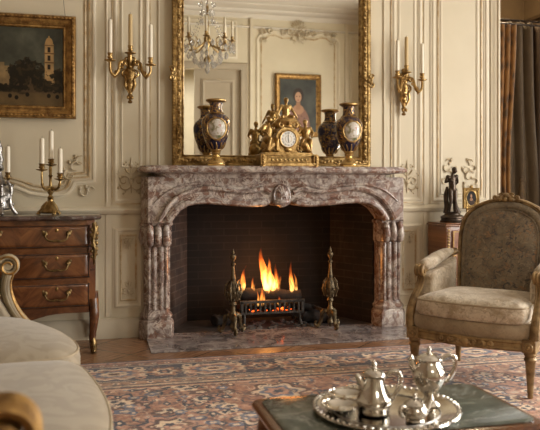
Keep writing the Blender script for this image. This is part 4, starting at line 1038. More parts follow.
for S, A, nm in ((SL, AL, 'left sconce'), (SR, AR, 'right sconce')):
    for (ax, ay, az), pos in zip(A, ('left arm', 'right arm', 'middle arm')):
        candle((S[0] + ax, S[1] + ay, S[2] + az + 0.048), 0.235 if pos != 'middle arm' else 0.225, 0.0145, ('shade-toned' if pos == 'middle arm' else 'white') + ' candle on the ' + pos + ' of the ' + nm + ' by the looking glass', 'sconce candles', 'wax_shaded' if pos == 'middle arm' else 'wax')

# ------------------------------------------------------------------ paintings
def vnoise(h, w, s, sd):
    r = np.random.RandomState(sd); g = r.rand(int(h / s) + 3, int(w / s) + 3)
    y = np.arange(h) / s; x = np.arange(w) / s; yi = y.astype(int); xi = x.astype(int); fy = (y - yi)[:, None]; fx = (x - xi)[None, :]
    fy = fy * fy * (3 - 2 * fy); fx = fx * fx * (3 - 2 * fx)
    a = g[np.ix_(yi, xi)]; b_ = g[np.ix_(yi, xi + 1)]; c = g[np.ix_(yi + 1, xi)]; d_ = g[np.ix_(yi + 1, xi + 1)]
    return (a * (1 - fx) + b_ * fx) * (1 - fy) + (c * (1 - fx) + d_ * fx) * fy
def fbm(h, w, s, sd): return sum(vnoise(h, w, max(1.5, s / 2 ** k), sd + k) / 2 ** k for k in range(4)) / 1.875
def lerp(a, m, c): m = m[..., None]; return a * (1 - m) + np.array(c) * m
def ss(x, a, b_): t = np.clip((x - a) / (b_ - a), 0, 1); return t * t * (3 - 2 * t)
def landscape():
    h, w = 180, 260; Y, X = np.mgrid[0:h, 0:w]; u = X / w; v = Y / h
    f = fbm(h, w, 40, 1); g = fbm(h, w, 14, 9)
    im = np.zeros((h, w, 3)) + np.array((0.27, 0.27, 0.225)); im *= (0.55 + 0.8 * f)[..., None]
    im = lerp(im, ss(v, 0.55, 0.25) * 0.5, (0.33, 0.29, 0.21))
    im = lerp(im, ss(0.33 + 0.10 * g - v, -0.02, 0.02) * ss(u, 0.2, 0.3) * 0.9, (0.30, 0.23, 0.15))      # far houses
    TX = 0.862
    for x0, ww, z in ((0.42, 0.03, 0.54), (0.475, 0.03, 0.50), (0.34, 0.05, 0.46), (0.95, 0.05, 0.44)):
        m = ((abs(u - x0) < ww) & (v < z) & (v > 0.2)).astype(float); im = lerp(im, m * (0.6 + 0.4 * g), (0.52, 0.43, 0.29))
    m = ((abs(u - TX) < 0.042) & (v > 0.2) & (v < 0.80)).astype(float); im = lerp(im, m * (0.85 + 0.15 * g), (0.64, 0.51, 0.33))
    dome = ((((u - TX) / 0.036) ** 2 + ((v - 0.80) / 0.075) ** 2 < 1) & (v >= 0.79)).astype(float); im = lerp(im, dome, (0.62, 0.49, 0.31))
    im = lerp(im, ((abs(u - TX) < 0.006) & (v > 0.85) & (v < 0.90)).astype(float), (0.6, 0.48, 0.3))
    for z in (0.50, 0.615, 0.72):
        im = lerp(im, (((abs(u - TX) < 0.013)) & (abs(v - z) < 0.032)).astype(float), (0.14, 0.10, 0.07))
        im = lerp(im, (((abs(u - TX) < 0.050)) & (abs(v - z - 0.055) < 0.008)).astype(float), (0.40, 0.29, 0.17))
    tr = 0.0 * u
    for cx, cz, rx, rz in ((0.64, 0.42, 0.13, 0.17), (0.57, 0.36, 0.08, 0.15), (0.74, 0.36, 0.09, 0.16), (0.96, 0.30, 0.08, 0.16), (0.15, 0.36, 0.2, 0.15), (0.82, 0.26, 0.10, 0.10), (0.50, 0.22, 0.2, 0.06)):
        tr = np.maximum(tr, ss(1.1 - ((u - cx) / rx) ** 2 - ((v - cz) / rz) ** 2 + (g - 0.5) * 2.2 + (fbm(h, w, 5, 55) - 0.5) * 1.4, 0, 0.25))
    im = lerp(im, tr * 0.95, (0.095, 0.078, 0.047)); im = lerp(im, tr * ss(fbm(h, w, 7, 61), 0.50, 0.64) * 0.6, (0.25, 0.20, 0.115))
    gr = ss(0.17 - v, -0.01, 0.02); im = lerp(im, gr * 0.9, (0.36, 0.29, 0.185)); im = lerp(im, gr * ss(f, 0.5, 0.65) * 0.7, (0.12, 0.095, 0.06))
    for k, (x0, z) in enumerate(((0.50, 0.12), (0.56, 0.10), (0.86, 0.13), (0.66, 0.14), (0.94, 0.12))):
        im = lerp(im, ss(1 - ((u - x0) / 0.02) ** 2 - ((v - z) / 0.03) ** 2, 0, 0.4), (0.07, 0.055, 0.04))
    return im * (0.85 + 0.3 * g)[..., None]
def portrait(dress, bg, oval=False):
    h, w = 200, 150; Y, X = np.mgrid[0:h, 0:w]; u = X / w; v = Y / h; f = fbm(h, w, 40, 4); g = fbm(h, w, 10, 6)
    im = np.zeros((h, w, 3)) + np.array(bg); im *= (0.7 + 0.6 * f)[..., None]
    sh = ss(1 - ((u - 0.5) / 0.33) ** 2 - ((v - 0.10) / 0.40) ** 2, 0, 0.12); im = lerp(im, sh, dress); im = lerp(im, sh * ss(g, 0.5, 0.7) * 0.6, tuple(0.55 * c for c in dress))
    ck_ = ss(1 - ((u - 0.5) / 0.16) ** 2 - ((v - 0.42) / 0.10) ** 2, 0, 0.2); im = lerp(im, ck_, (0.62, 0.47, 0.36))
    im = lerp(im, ((abs(u - 0.5) < 0.055) & (v > 0.42) & (v < 0.60)).astype(float), (0.58, 0.43, 0.32))
    hair = ss(1 - ((u - 0.5) / 0.155) ** 2 - ((v - 0.69) / 0.145) ** 2, 0, 0.2); im = lerp(im, hair, (0.20, 0.16, 0.13))
    fc = ss(1 - ((u - 0.5) / 0.095) ** 2 - ((v - 0.655) / 0.105) ** 2, 0, 0.2); im = lerp(im, fc, (0.68, 0.53, 0.42))
    for x0 in (0.46, 0.54): im = lerp(im, ss(1 - ((u - x0) / 0.018) ** 2 - ((v - 0.67) / 0.011) ** 2, 0, 0.5), (0.15, 0.11, 0.09))
    im = lerp(im, ss(1 - ((u - 0.5) / 0.028) ** 2 - ((v - 0.60) / 0.009) ** 2, 0, 0.5), (0.5, 0.22, 0.18))
    return im
FRAME = [(0.0, 0.004), (0.0, 0.040), (0.012, 0.055), (0.024, 0.058), (0.030, 0.046), (0.040, 0.044), (0.062, 0.030), (0.070, 0.022), (0.080, 0.024), (0.086, 0.016), (0.086, 0.008)]
def framed(t, x0, x1, z0, z1, mat_c, ymap, k=1.0, beads=True, fm='oldgold'):
    q = MB(); q.sweep(rect(x0, x1, z0, z1), sc_prof(FRAME, k, k), mp=ymap); f = q.build('frame', M[fm], t)
    if beads:
        q = MB()
        n = int((x1 - x0) / (0.026 * k))
        for i in range(n + 1):
            for z in (z0 + 0.018 * k, z1 - 0.018 * k): q.ball(ymap(x0 + 0.018 * k + (x1 - x0 - 0.036 * k) * i / n, z, 0.057 * k), (0.010 * k, 0.007 * k, 0.008 * k), 6)
        n = int((z1 - z0) / (0.026 * k))
        for i in range(1, n):
            for x in (x0 + 0.018 * k, x1 - 0.018 * k): q.ball(ymap(x, z0 + 0.018 * k + (z1 - z0 - 0.036 * k) * i / n, 0.057 * k), (0.008 * k, 0.007 * k, 0.010 * k), 6)
        q.build('carved_beading', M[fm], f)
    q = MB(); i = 0.083 * k; q.prism(rect(x0 + i, x1 - i, z0 + i, z1 - i), 0.006 * k, 0.014 * k, ymap); q.build('canvas', mat_c, t, smooth=0)
pt = thing('framed_painting', 'gilt-framed dark landscape with a pale bell tower hanging above the commode', 'painting', (-1.86, -0.022, 1.524))
framed(pt, -0.43, 0.43, 0, 0.70, image_mat('landscape_canvas', landscape(), 'xz', 0.35), wallmap, 1.0)
q = MB()
for x0, x1 in ((0.36, 0.32), (-0.36, -0.32)): q.tube([(x0, -0.02, 0.695), (x1, -0.004, 1.05), (x1 * 0.97, 0.0, 1.4)], 0.0016, 6)
q.build('hanging_wire', M['wick'], pt)
pp = thing('framed_portrait', 'gilt-framed portrait of a lady in pink seen in the looking glass', 'painting', (2.0, YF + 0.006, 1.91))
framed(pp, -0.40, 0.40, 0, 1.05, image_mat('portrait_canvas', portrait((0.50, 0.37, 0.31), (0.25, 0.255, 0.235)), 'xz', 0.5), lambda u, v, h: (-u, h, v), 1.0)

# ------------------------------------------------------------------ commode
cm = thing('commode', 'bombe walnut commode with three drawers and dark marble top below the painting', 'commode', (-1.74, -0.03, 0))
CW, CD = 0.445, 0.40
def bulge(z): return 0.022 * math.sin(PI * min(1, max(0, (z - 0.15) / 0.75)))
def cplan(o, z, n=10):
    f = -(CD + bulge(z) + o); w = CW + o + 0.4 * bulge(z)
    fr_ = [(-w + 0.05 + (2 * w - 0.10) * i / n, f - 0.028 * math.sin(PI * i / n)) for i in range(n + 1)]
    return [(-w, 0.0), (-w, f + 0.05)] + fr_ + [(w, f + 0.05), (w, 0.0)]
q = MB(); zs = [0.265, 0.30, 0.40, 0.55, 0.70, 0.80, 0.845]; R = [[(u, v, z) for u, v in cplan(-0.012, z)] for z in zs]; n = len(R[0]); fs = []
for i in range(len(zs) - 1):
    for k in range(n): k2 = (k + 1) % n; fs.append((i * n + k, i * n + k2, (i + 1) * n + k2, (i + 1) * n + k))
fs.append(tuple(range(n))); fs.append(tuple((len(zs) - 1) * n + k for k in range(n))); q.add(sum(R, []), fs)
q.build('body', M['veneer_plain'], cm, smooth=35)
q = MB(); TP = [(0.010, 0.845), (0.022, 0.849), (0.030, 0.858), (0.030, 0.866), (0.022, 0.872), (0.016, 0.875)]
R = [[(u, v, z) for u, v in cplan(o, 0.85)] for o, z in TP]; fs = []
for i in range(len(TP) - 1):
    for k in range(n): k2 = (k + 1) % n; fs.append((i * n + k, i * n + k2, (i + 1) * n + k2, (i + 1) * n + k))
fs.append(tuple(range(n))); fs.append(tuple((len(TP) - 1) * n + k for k in range(n))); q.add(sum(R, []), fs)
q.build('marble_top', M['commode_top'], cm, smooth=35)
def front_y(x, z, o=-0.012):
    w = CW + o + 0.4 * bulge(z); t = min(1, max(0, (x + w - 0.05) / (2 * w - 0.10))); return -(CD + bulge(z) + o) - 0.028 * math.sin(PI * t)
def bail(par, x, z, w=0.070, mat='mount'):
    q = MB(); y = front_y(x, z) - 0.010
    for s in (-1, 1):
        q.ball((x + s * w, y, z + 0.012), (0.017, 0.010, 0.020), 8); q.ball((x + s * (w + 0.012), y, z + 0.026), (0.010, 0.007, 0.012), 8); q.ball((x + s * (w - 0.006), y - 0.008, z + 0.01), 0.010, 8)
    P = catmull([(x - w, y - 0.012, z + 0.006), (x - w * 0.8, y - 0.018, z - 0.022), (x - w * 0.35, y - 0.02, z - 0.032), (x, y - 0.02, z - 0.028), (x + w * 0.35, y - 0.02, z - 0.032), (x + w * 0.8, y - 0.018, z - 0.022), (x + w, y - 0.012, z + 0.006)], 5)
    q.tube(P, [0.005, 0.0055, 0.007, 0.0075, 0.007, 0.0055, 0.005], 8); return q.build('bail_handle', M[mat], par)
for z0, z1 in ((0.675, 0.815), (0.482, 0.640), (0.300, 0.448)):
    q = MB(); xs = np.linspace(-0.405, 0.405, 17); zz = np.linspace(z0, z1, 7)
    def fn(a, b_):
        x = -0.405 + 0.81 * a; z = z0 + (z1 - z0) * b_; return (x, front_y(x, z) - 0.007, z)
    q.grid(fn, 20, 6)
    dr = q.build('drawer', M['veneer'], cm, smooth=35, solid=0.012)
    for x in (-0.205, 0.205):
        bail(dr, x, (z0 + z1) / 2 + 0.005)
        q = MB(); q.ball((x, front_y(x, z1 - 0.03) - 0.009, z1 - 0.03), (0.009, 0.004, 0.013), 8); q.build('keyhole_plate', M['brass'], dr)
    q = MB()
    for zz_ in (z0 + 0.006, z1 - 0.006): q.tube([(x, front_y(x, zz_) - 0.0075, zz_) for x in xs], 0.0022, 5)
    for x in (-0.398, 0.398): q.tube([(x, front_y(x, z) - 0.0075, z) for z in zz], 0.0022, 5)
    q.build('ebony_stringing', M['black'], dr)
for sg in (-1, 1):
    for yy, nm in ((-1, 'f'), (1, 'r')):
        q = MB(); y0 = -(CD + 0.005) if yy < 0 else -0.03
        P = catmull([(sg * 0.425, y0 + 0.02 * (yy < 0), 0.34), (sg * 0.432, y0, 0.24), (sg * 0.424, y0, 0.14), (sg * 0.420, y0 - 0.004, 0.07), (sg * 0.430, y0 - 0.012 * (yy < 0), 0.03)], 5); q.tube(P, [0.034, 0.032, 0.024, 0.019, 0.018], 10)
        lg = q.build('leg', M['veneer_plain'], cm)
        if yy < 0:
            q = MB(); q.lathe([(0.014, 0), (0.020, 0.008), (0.018, 0.02), (0.022, 0.035), (0.021, 0.055), (0.024, 0.066), (0.018, 0.085), (0.006, 0.105)], 12, (sg * 0.428, y0 - 0.01, 0)); q.ball((sg * 0.432, y0 - 0.028, 0.018), (0.012, 0.018, 0.014), 8)
            q.tube([(sg * 0.428, y0 - 0.022, 0.10), (sg * 0.43, y0 - 0.028, 0.075), (sg * 0.428, y0 - 0.03, 0.04)], [0.004, 0.010, 0.008], 6); q.build('sabot', M['mount'], lg)
    q = MB(); X = sg * 0.432; Y = -(CD + 0.012)
    P = catmull([(X, Y, 0.83), (X + sg * 0.006, Y - 0.008, 0.78), (X - sg * 0.006, Y - 0.012, 0.72), (X + sg * 0.004, Y - 0.010, 0.66), (X, Y - 0.006, 0.60), (X - sg * .002, Y, 0.56)], 5); q.tube(P, [0.016, 0.020, 0.014, 0.016, 0.010, 0.004], 8)
    for z, r in ((0.80, 0.016), (0.765, 0.018), (0.735, 0.015), (0.70, 0.014), (0.665, 0.015), (0.63, 0.011)):
        q.ball((X + sg * 0.012, Y - 0.01, z), (r, r * 0.8, r * 1.1), 8); q.ball((X - sg * 0.014, Y - 0.012, z - 0.015), (r * 0.8, r * 0.7, r), 8)
    q.build('corner_mount', M['mount'], cm)
q = MB(); ap = [(-0.40, 0.30)] + [(-0.40 + 0.80 * i / 16, 0.262 - 0.045 * math.exp(-((i - 8) / 2.5) ** 2)) for i in range(17)] + [(0.40, 0.30)]
q.prism(ap, CD - 0.02, CD + 0.022); q.build('apron', M['veneer_plain'], cm, smooth=30)

# things on the commode
def socket_candle(base, z, x, y, h, r, lab, grp): candle((x, y, z), h, r, lab, grp)
cd = thing('brass_candelabrum', 'three-light brass candelabrum on the right of the commode', 'candelabrum', (-1.585, -0.25, 0.875))
q = MB()
for k in range(3):
    a = -PI / 2 + k * 2 * PI / 3 + 0.35
    q.tube(catmull([(0.020 * math.cos(a), 0.020 * math.sin(a), 0.085), (0.045 * math.cos(a), 0.045 * math.sin(a), 0.055), (0.060 * math.cos(a), 0.060 * math.sin(a), 0.030), (0.080 * math.cos(a), 0.080 * math.sin(a), 0.012)], 5), [0.008, 0.012, 0.011, 0.010], 8)
    q.ball((0.078 * math.cos(a), 0.078 * math.sin(a), 0.008), (0.016, 0.016, 0.008), 8)
q.lathe([(0.030, 0.008), (0.062, 0.012), (0.066, 0.020), (0.060, 0.028), (0.046, 0.040), (0.038, 0.056), (0.026, 0.075), (0.018, 0.090), (0.020, 0.100), (0.014, 0.106)], 24, flute=3, fd=0.18, fz=(0.009, 0.06))
q.build('tripod_base', M['brass'], cd)
q = MB(); q.lathe([(0.014, 0.10), (0.022, 0.112), (0.014, 0.122), (0.010, 0.13), (0.018, 0.142), (0.022, 0.155), (0.013, 0.168), (0.009, 0.18), (0.012, 0.19), (0.009, 0.205), (0.009, 0.245), (0.014, 0.255), (0.009, 0.265), (0.011, 0.30), (0.008, 0.328)], 16); q.build('stem', M['brass'], cd)
for (ax, ay, az), nm, hh in (((-0.050, -0.050, 0.292), 'left', 0.165), ((0.062, -0.04, 0.232), 'right', 0.16), ((0.004, 0.0, 0.325), 'middle', 0.185)):
    q = MB()
    if nm != 'middle':
        q.tube(catmull([(0, 0, 0.185), (ax * 0.5, ay * 0.5, 0.165), (ax * 0.9, ay * 0.9, 0.185), (ax, ay, 0.225), (ax, ay, az - 0.012)], 6), [0.008, 0.009, 0.008, 0.007, 0.007], 8); q.ball((ax * 0.95, ay * 0.95, 0.20), 0.011, 8)
    else: q.tube([(0, 0, 0.315), (ax, ay, az)], 0.008, 8)
    arm = q.build('arm', M['brass'], cd)
    q = MB(); q.lathe([(a * 0.92, b_ * 1.1) for a, b_ in PAN], 16, (ax, ay, az)); q.build('drip_pan', M['brass'], arm)
    q = MB(); q.lathe([(a * 1.12, b_ * 0.8) for a, b_ in CUP], 16, (ax, ay, az)); q.build('candle_cup', M['brass'], arm)
    candle((-1.585 + ax, -0.25 + ay, 0.875 + az + 0.040), hh, 0.0155, 'cream candle in the %s cup of the brass candelabrum on the commode' % nm, 'candelabrum candles')
sv = thing('silver_candelabrum', 'ornate silver candelabrum cut by the left edge on the commode', 'candelabrum', (-1.900, -0.25, 0.875))
q = MB()
q.lathe([(0.060, 0.035), (0.066, 0.045), (0.060, 0.06), (0.062, 0.09), (0.072, 0.13), (0.060, 0.16), (0.040, 0.185), (0.030, 0.20), (0.038, 0.215), (0.025, 0.24), (0.016, 0.28), (0.030, 0.30), (0.020, 0.33), (0.030, 0.36), (0.016, 0.40), (0.022, 0.43), (0.006, 0.48)], 20, flute=9, fd=0.12, fz=(0.06, 0.17))
q.build('body', M['silver_dark'], sv)
for k in range(4):
    a = PI / 4 + k * PI / 2 - 0.5
    q = MB(); q.tube(catmull([(0.05 * math.cos(a), 0.05 * math.sin(a), 0.22), (0.072 * math.cos(a), 0.072 * math.sin(a), 0.17), (0.066 * math.cos(a), 0.066 * math.sin(a), 0.10), (0.076 * math.cos(a), 0.076 * math.sin(a), 0.05), (0.102 * math.cos(a), 0.102 * math.sin(a), 0.010)], 5), [0.008, 0.013, 0.010, 0.012, 0.012], 8)
    for u, z in ((0.075, 0.19), (0.07, 0.13), (0.08, 0.07), (0.102, 0.012)): q.ball((u * math.cos(a), u * math.sin(a), z), (0.014, 0.014, 0.012), 8)
    q.build('scroll_foot', M['silver_dark'], sv)
q = MB(); ax = 0.060
q.tube(catmull([(0.01, 0, 0.24), (0.03, -0.03, 0.20), (0.055, -0.06, 0.20), (ax, -0.07, 0.235)], 6), [0.007, 0.009, 0.008, 0.007], 8); arm = q.build('arm', M['silver_dark'], sv)
q = MB(); q.lathe([(a * 0.7, b_) for a, b_ in PAN], 16, (ax, -0.07, 0.235)); q.lathe([(a * 0.9, b_ * 0.8) for a, b_ in CUP], 16, (ax, -0.07, 0.235)); q.build('candle_cup', M['brass'], arm)
candle((-1.900 + ax, -0.32, 0.875 + 0.275), 0.165, 0.0145, 'cream candle on the silver candelabrum at the left edge', 'commode candles')

# ------------------------------------------------------------------ sofa
sf = thing('sofa', 'cream damask sofa with painted scrolled arms in the left foreground', 'sofa', (-1.30, -2.55, 0.012), math.radians(5.6))
zm = lambda u, v, h: (u, v, h)
def cush(name, pts, zc, hz, mat, par, pipe=True):
    pts2 = [(p[0], p[1]) for p in catmull([(a, b_, 0) for a, b_ in pts], 6, True)]
    c = (sum(p[0] for p in pts2) / len(pts2), sum(p[1] for p in pts2) / len(pts2))
    pr = [(0.02, zc + hz * 1.22), (0.35, zc + hz * 1.18), (0.62, zc + hz * 1.07), (0.80, zc + hz * 0.90), (0.89, zc + hz * 0.75), (0.95, zc + hz * 0.57), (0.985, zc + hz * 0.36), (1.0, zc + hz * 0.05), (1.0, zc - hz * 0.4), (0.985, zc - hz * 0.8), (0.95, zc - hz), (0.5, zc - hz), (0.02, zc - hz)]
    q = MB(); q.puff(pts2, c, pr, zm); o = q.build(name, mat, par, smooth=60)
    if pipe:
        q = MB(); q.tube([(c[0] + 0.975 * (u - c[0]), c[1] + 0.975 * (v - c[1]), zc + hz * 0.43) for u, v in pts2 + pts2[:2]], 0.0055, 8); q.build('piping', M['piping'], o)
    return o
cush('seat_cushion', [(-0.74, 0.13), (-0.40, 0.115), (-0.16, 0.115), (-0.075, 0.15), (-0.030, 0.26), (-0.042, 0.44), (-0.10, 0.64), (-0.20, 0.86), (-0.36, 0.99), (-0.60, 1.02), (-0.74, 1.0), (-0.76, 0.5)], 0.395, 0.075, M['damask'], sf)
cush('seat_cushion', [(-0.74, 0.09), (-0.76, -0.6), (-0.74, -1.10), (-0.40, -1.13), (-0.22, -1.08), (-0.10, -0.94), (-0.030, -0.72), (-0.005, -0.48), (-0.016, -0.20), (-0.055, 0.03), (-0.16, 0.088), (-0.40, 0.095)], 0.395, 0.075, M['damask'], sf)
q = MB()
def sofa_rail(z0, z1, o):
    pts = [(-0.80, -1.20), (-0.28, -1.22), (-0.10, -1.0), (-0.045 + o, -0.55), (-0.085 + o, 0.0), (-0.065 + o, 0.3), (-0.14, 0.7), (-0.28, 1.06), (-0.80, 1.08)]
    pts2 = [(p[0], p[1]) for p in catmull([(a, b_, 0) for a, b_ in pts], 5, True)]; return pts2
q.prism(sofa_rail(0, 0, 0.0), 0.20, 0.325, zm); q.build('seat_rail', M['greygilt'], sf, smooth=40, bevel=0.01)
for y in (-1.13, 1.0):
    far = y > 0; y0 = 1.07 if far else -1.39; w = 0.05; off = (-0.035, 0, -0.012) if far else (0, 0, 0)
    q = MB()       # upholstered arm panel
    op = [(-0.80, 0.32), (-0.20, 0.32), (-0.255, 0.45), (-0.30, 0.53), (-0.305, 0.60), (-0.30, 0.655), (-0.80, 0.68)]
    q.prism(op, y0 - w, y0 + w, lambda u, v, h: (u, h, v)); q.build('arm_upholstery', M['damask'], sf, off, smooth=50, bevel=0.02)
    q = MB()
    for dy, r in ((0.0, 0.026), (-0.030, 0.011), (0.030, 0.011)):
        P = catmull([(-0.90, y0 + dy, 0.72), (-0.60, y0 + dy, 0.69), (-0.40, y0 + dy, 0.700), (-0.29, y0 + dy, 0.705)], 6)
        q.tube(P, r, 8)
        P = catmull([(-0.262, y0 + dy, 0.655), (-0.275, y0 + dy, 0.60), (-0.270, y0 + dy, 0.54), (-0.235, y0 + dy, 0.46), (-0.17, y0 + dy, 0.38), (-0.11, y0 + dy, 0.31), (-0.09, y0 + dy, 0.22)], 6)
        q.tube(P, r, 8)
    fm = q.build('arm_frame', M['greygilt'], sf, off)
    q = MB()
    for dy in (-0.026, -0.009, 0.009, 0.026):
        q.tube([(u, y0 + dy, v) for u, v in spiral(-0.262, 0.680, 0.047, 0.010, PI * 0.75, 1.45, 34, -1)], [0.012, 0.013, 0.012, 0.010, 0.008], 8)
    q.lathe([(0.016, -0.036), (0.018, 0.0), (0.016, 0.036)], 14, (-0.262, y0, 0.680), rot=Matrix.Rotation(PI / 2, 3, 'X')); q.build('arm_scroll', M['oldgold'] if not far else M['greygilt'], fm)
    g = MB()
    for s in (-1, 1):
        g.tube([(u, y0 + s * 0.038, v) for u, v in spiral(-0.262, 0.680, 0.050, 0.016, PI * 0.75, 1.3, 30, -1)], 0.0055, 6)
        P = catmull([(-0.240, y0 + s * 0.044, 0.645), (-0.252, y0 + s * 0.044, 0.60), (-0.245, y0 + s * 0.044, 0.54), (-0.21, y0 + s * 0.044, 0.46), (-0.145, y0 + s * 0.044, 0.38), (-0.09, y0 + s * 0.044, 0.31)], 6); g.tube(P, 0.0055, 6)
    g.build('gilt_edging', M['oldgold'], fm)
q = MB(); op = [(-0.78, 0.32), (-0.76, 0.45), (-0.80, 0.80), (-0.84, 0.98), (-0.92, 0.98), (-0.90, 0.32)]
q.prism(op, -1.12, 1.0, lambda u, v, h: (u, h, v)); q.build('backrest', M['damask'], sf, smooth=50, bevel=0.025)
q = MB(); q.tube(catmull([(-0.88, -1.2, 0.70), (-0.88, -1.14, 0.92), (-0.885, -0.9, 1.0), (-0.885, 0, 1.03), (-0.885, 0.8, 1.0), (-0.88, 1.02, 0.92), (-0.88, 1.07, 0.70)], 6), 0.026, 8); q.build('crest_rail', M['greygilt'], sf)
for x, y in ((-0.09, -1.02), (-0.09, -0.05), (-0.22, 0.98), (-0.84, -1.14), (-0.84, 1.02)):
    q = MB(); q.lathe([(0.014, 0), (0.020, 0.01), (0.016, 0.03), (0.024, 0.16), (0.030, 0.18), (0.028, 0.215)], 14, (x, y, 0), flute=7, fd=0.12, fz=(0.03, 0.17)); q.build('leg', M['greygilt'], sf)

# ------------------------------------------------------------------ armchair
ac = thing('armchair', 'gilt bergere armchair in worn taupe brocade right of the fireplace', 'armchair', (0.795, -1.582, 0.012), math.radians(-49.4))
def leg_prof(h): return [(0.011, 0), (0.015, 0.008), (0.012, 0.022), (0.017, 0.032), (0.015, 0.042), (0.025, h - 0.048), (0.033, h - 0.036), (0.025, h - 0.022), (0.032, h - 0.012), (0.030, h)]
for x, y in ((-0.305, -0.28), (0.305, -0.28), (-0.255, 0.245), (0.255, 0.245)):
    q = MB(); q.lathe(leg_prof(0.228), 20, (x, y, 0), flute=10, fd=0.13, fz=(0.045, 0.172)); lg = q.build('leg', M['chairgold'], ac)
    if y < 0:
        q = MB(); q.box((x, y, 0.259), (0.068, 0.068, 0.066)); bk = q.build('corner_block', M['chairgold'], ac, smooth=0, bevel=0.005)
        q = MB(); q.lathe([(0.024, 0), (0.020, 0.006), (0.010, 0.004), (0.004, 0.010)], 14, (x, y - 0.034, 0.255), rot=Matrix.Rotation(PI / 2, 3, 'X'))
        for k in range(8): q.ball((x + 0.016 * math.cos(k * PI / 4), y - 0.037, 0.255 + 0.016 * math.sin(k * PI / 4)), (0.005, 0.004, 0.005), 6)
        q.build('rosette', M['chairgold'], bk)
def seat_plan(o):
    fr_ = [(-0.275 + 0.55 * i / 12, -0.30 - o - 0.045 * math.sin(PI * i / 12)) for i in range(13)]
    return [(-0.27 - o, 0.25 + o), (-0.305 - o, 0.0), (-0.325 - o, -0.26)] + fr_ + [(0.325 + o, -0.26), (0.305 + o, 0.0), (0.27 + o, 0.25 + o)]
q = MB(); q.sweep(seat_plan(0), [(0.0, 0.228), (-0.010, 0.232), (-0.014, 0.240), (-0.006, 0.247), (-0.005, 0.266), (-0.012, 0.275), (-0.008, 0.284), (0.02, 0.287), (0.04, 0.283), (0.04, 0.228), (0.0, 0.228)], True, zm); q.build('seat_rail', M['chairgold'], ac, smooth=40)
q = MB()
for sg in (-1, 1):
    for (u, v, s, a) in ((0.035, 0, 0.026, 0.3), (0.085, 0.002, 0.020, 2.5), (0.13, 0.004, 0.014, 1.0)):
        q.tube([(sg * (u + p), -0.352 + 0.10 * abs(u) ** 1.2, 0.255 + v + z) for p, z in spiral(0, 0, s * 0.8, 0.004, a, 1.3, 14)], [0.005, 0.010, 0.006], 6)
    q.tube([(sg * 0.03, -0.346, 0.240), (sg * 0.09, -0.342, 0.236), (sg * 0.16, -0.334, 0.240)], [0.008, 0.008, 0.004], 6)
q.ball((0, -0.350, 0.255), (0.026, 0.014, 0.022), 10); q.ball((0, -0.346, 0.236), (0.04, 0.012, 0.012), 10); q.build('carved_cresting', M['chairgold'], ac)
def sp(o): return [(p[0], p[1]) for p in seat_plan(o)]
q = MB(); q.puff(sp(0.004), (0, 0), [(1.0, 0.285), (1.02, 0.30), (1.025, 0.325), (1.01, 0.350), (0.97, 0.365), (0.5, 0.37), (0.02, 0.37)], zm); q.build('seat_base', M['brocade_base'], ac, smooth=60)
cp = [(-0.255, 0.17), (-0.285, -0.05), (-0.292, -0.27), (-0.25, -0.325), (-0.12, -0.352), (0, -0.358), (0.12, -0.352), (0.25, -0.325), (0.292, -0.27), (0.285, -0.05), (0.255, 0.17), (0.0, 0.185)]
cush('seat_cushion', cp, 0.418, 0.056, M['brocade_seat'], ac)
# back: reclined, slightly wrapped
def bmap(u, v, h):
    rec = 0.235 + 0.20 * (v - 0.35); return (u * (1 - 0.06 * max(0, 0.6 - v)), rec - 0.22 * u * u * 1.2 - h, v)
def back_out(k=1.0, zt=0.972, zb=0.33, w=0.258):
    pts = [(-w * 0.93, zb), (-w * 0.97, 0.50), (-w, 0.70), (-w * 0.985, 0.80), (-w * 0.90, 0.872), (-w * 0.70, 0.925), (-w * 0.35, zt - 0.008), (0, zt), (w * 0.35, zt - 0.008), (w * 0.70, 0.925), (w * 0.90, 0.872), (w * 0.985, 0.80), (w, 0.70), (w * 0.97, 0.50), (w * 0.93, zb)]
    return [(p[0], p[1]) for p in catmull([(a, b_, 0) for a, b_ in pts], 5)]
BO = back_out()
q = MB(); q.sweep(BO, [(0.004, -0.030), (0.008, 0.0), (0.007, 0.020), (0.0, 0.027), (-0.008, 0.022), (-0.012, 0.026), (-0.020, 0.016), (-0.022, -0.030), (0.004, -0.030)], False, bmap)
bf = q.build('back_frame', M['chairgold'], ac, smooth=45)
q = MB()
for sg in (-1, 1):
    for (u, v, s, a) in ((0.028, 0.012, 0.020, 0.5), (0.062, 0.004, 0.015, 2.6)):
        q.tube([bmap(sg * (u + p), 0.977 + v + z, 0.02) for p, z in spiral(0, 0, s, 0.003, a, 1.3, 14)], [0.005, 0.010, 0.006], 6)
    q.ball(bmap(sg * 0.09, 0.962, 0.02), (0.016, 0.012, 0.009), 8); q.ball(bmap(sg * 0.035, 0.969, 0.03), (0.018, 0.014, 0.012), 8)
q.ball(bmap(0, 0.993, 0.02), (0.020, 0.016, 0.018), 10); q.ball(bmap(0, 0.969, 0.03), (0.014, 0.014, 0.016), 10); q.build('carved_cresting', M['chairgold'], bf)
pad = [(u * 0.95, 0.338 + (v - 0.33) * 0.972) for u, v in BO]
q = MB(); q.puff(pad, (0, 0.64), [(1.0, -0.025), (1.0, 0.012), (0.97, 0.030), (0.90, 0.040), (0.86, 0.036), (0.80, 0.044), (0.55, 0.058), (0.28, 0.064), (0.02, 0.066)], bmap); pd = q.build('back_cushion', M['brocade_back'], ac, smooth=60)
q = MB(); q.puff(pad, (0, 0.64), [(0.995, 0.014), (0.97, 0.032), (0.90, 0.042), (0.868, 0.038)], bmap); q.f = q.f[:-2]; q.build('border_band', M['brocade_edge'], pd, smooth=60)
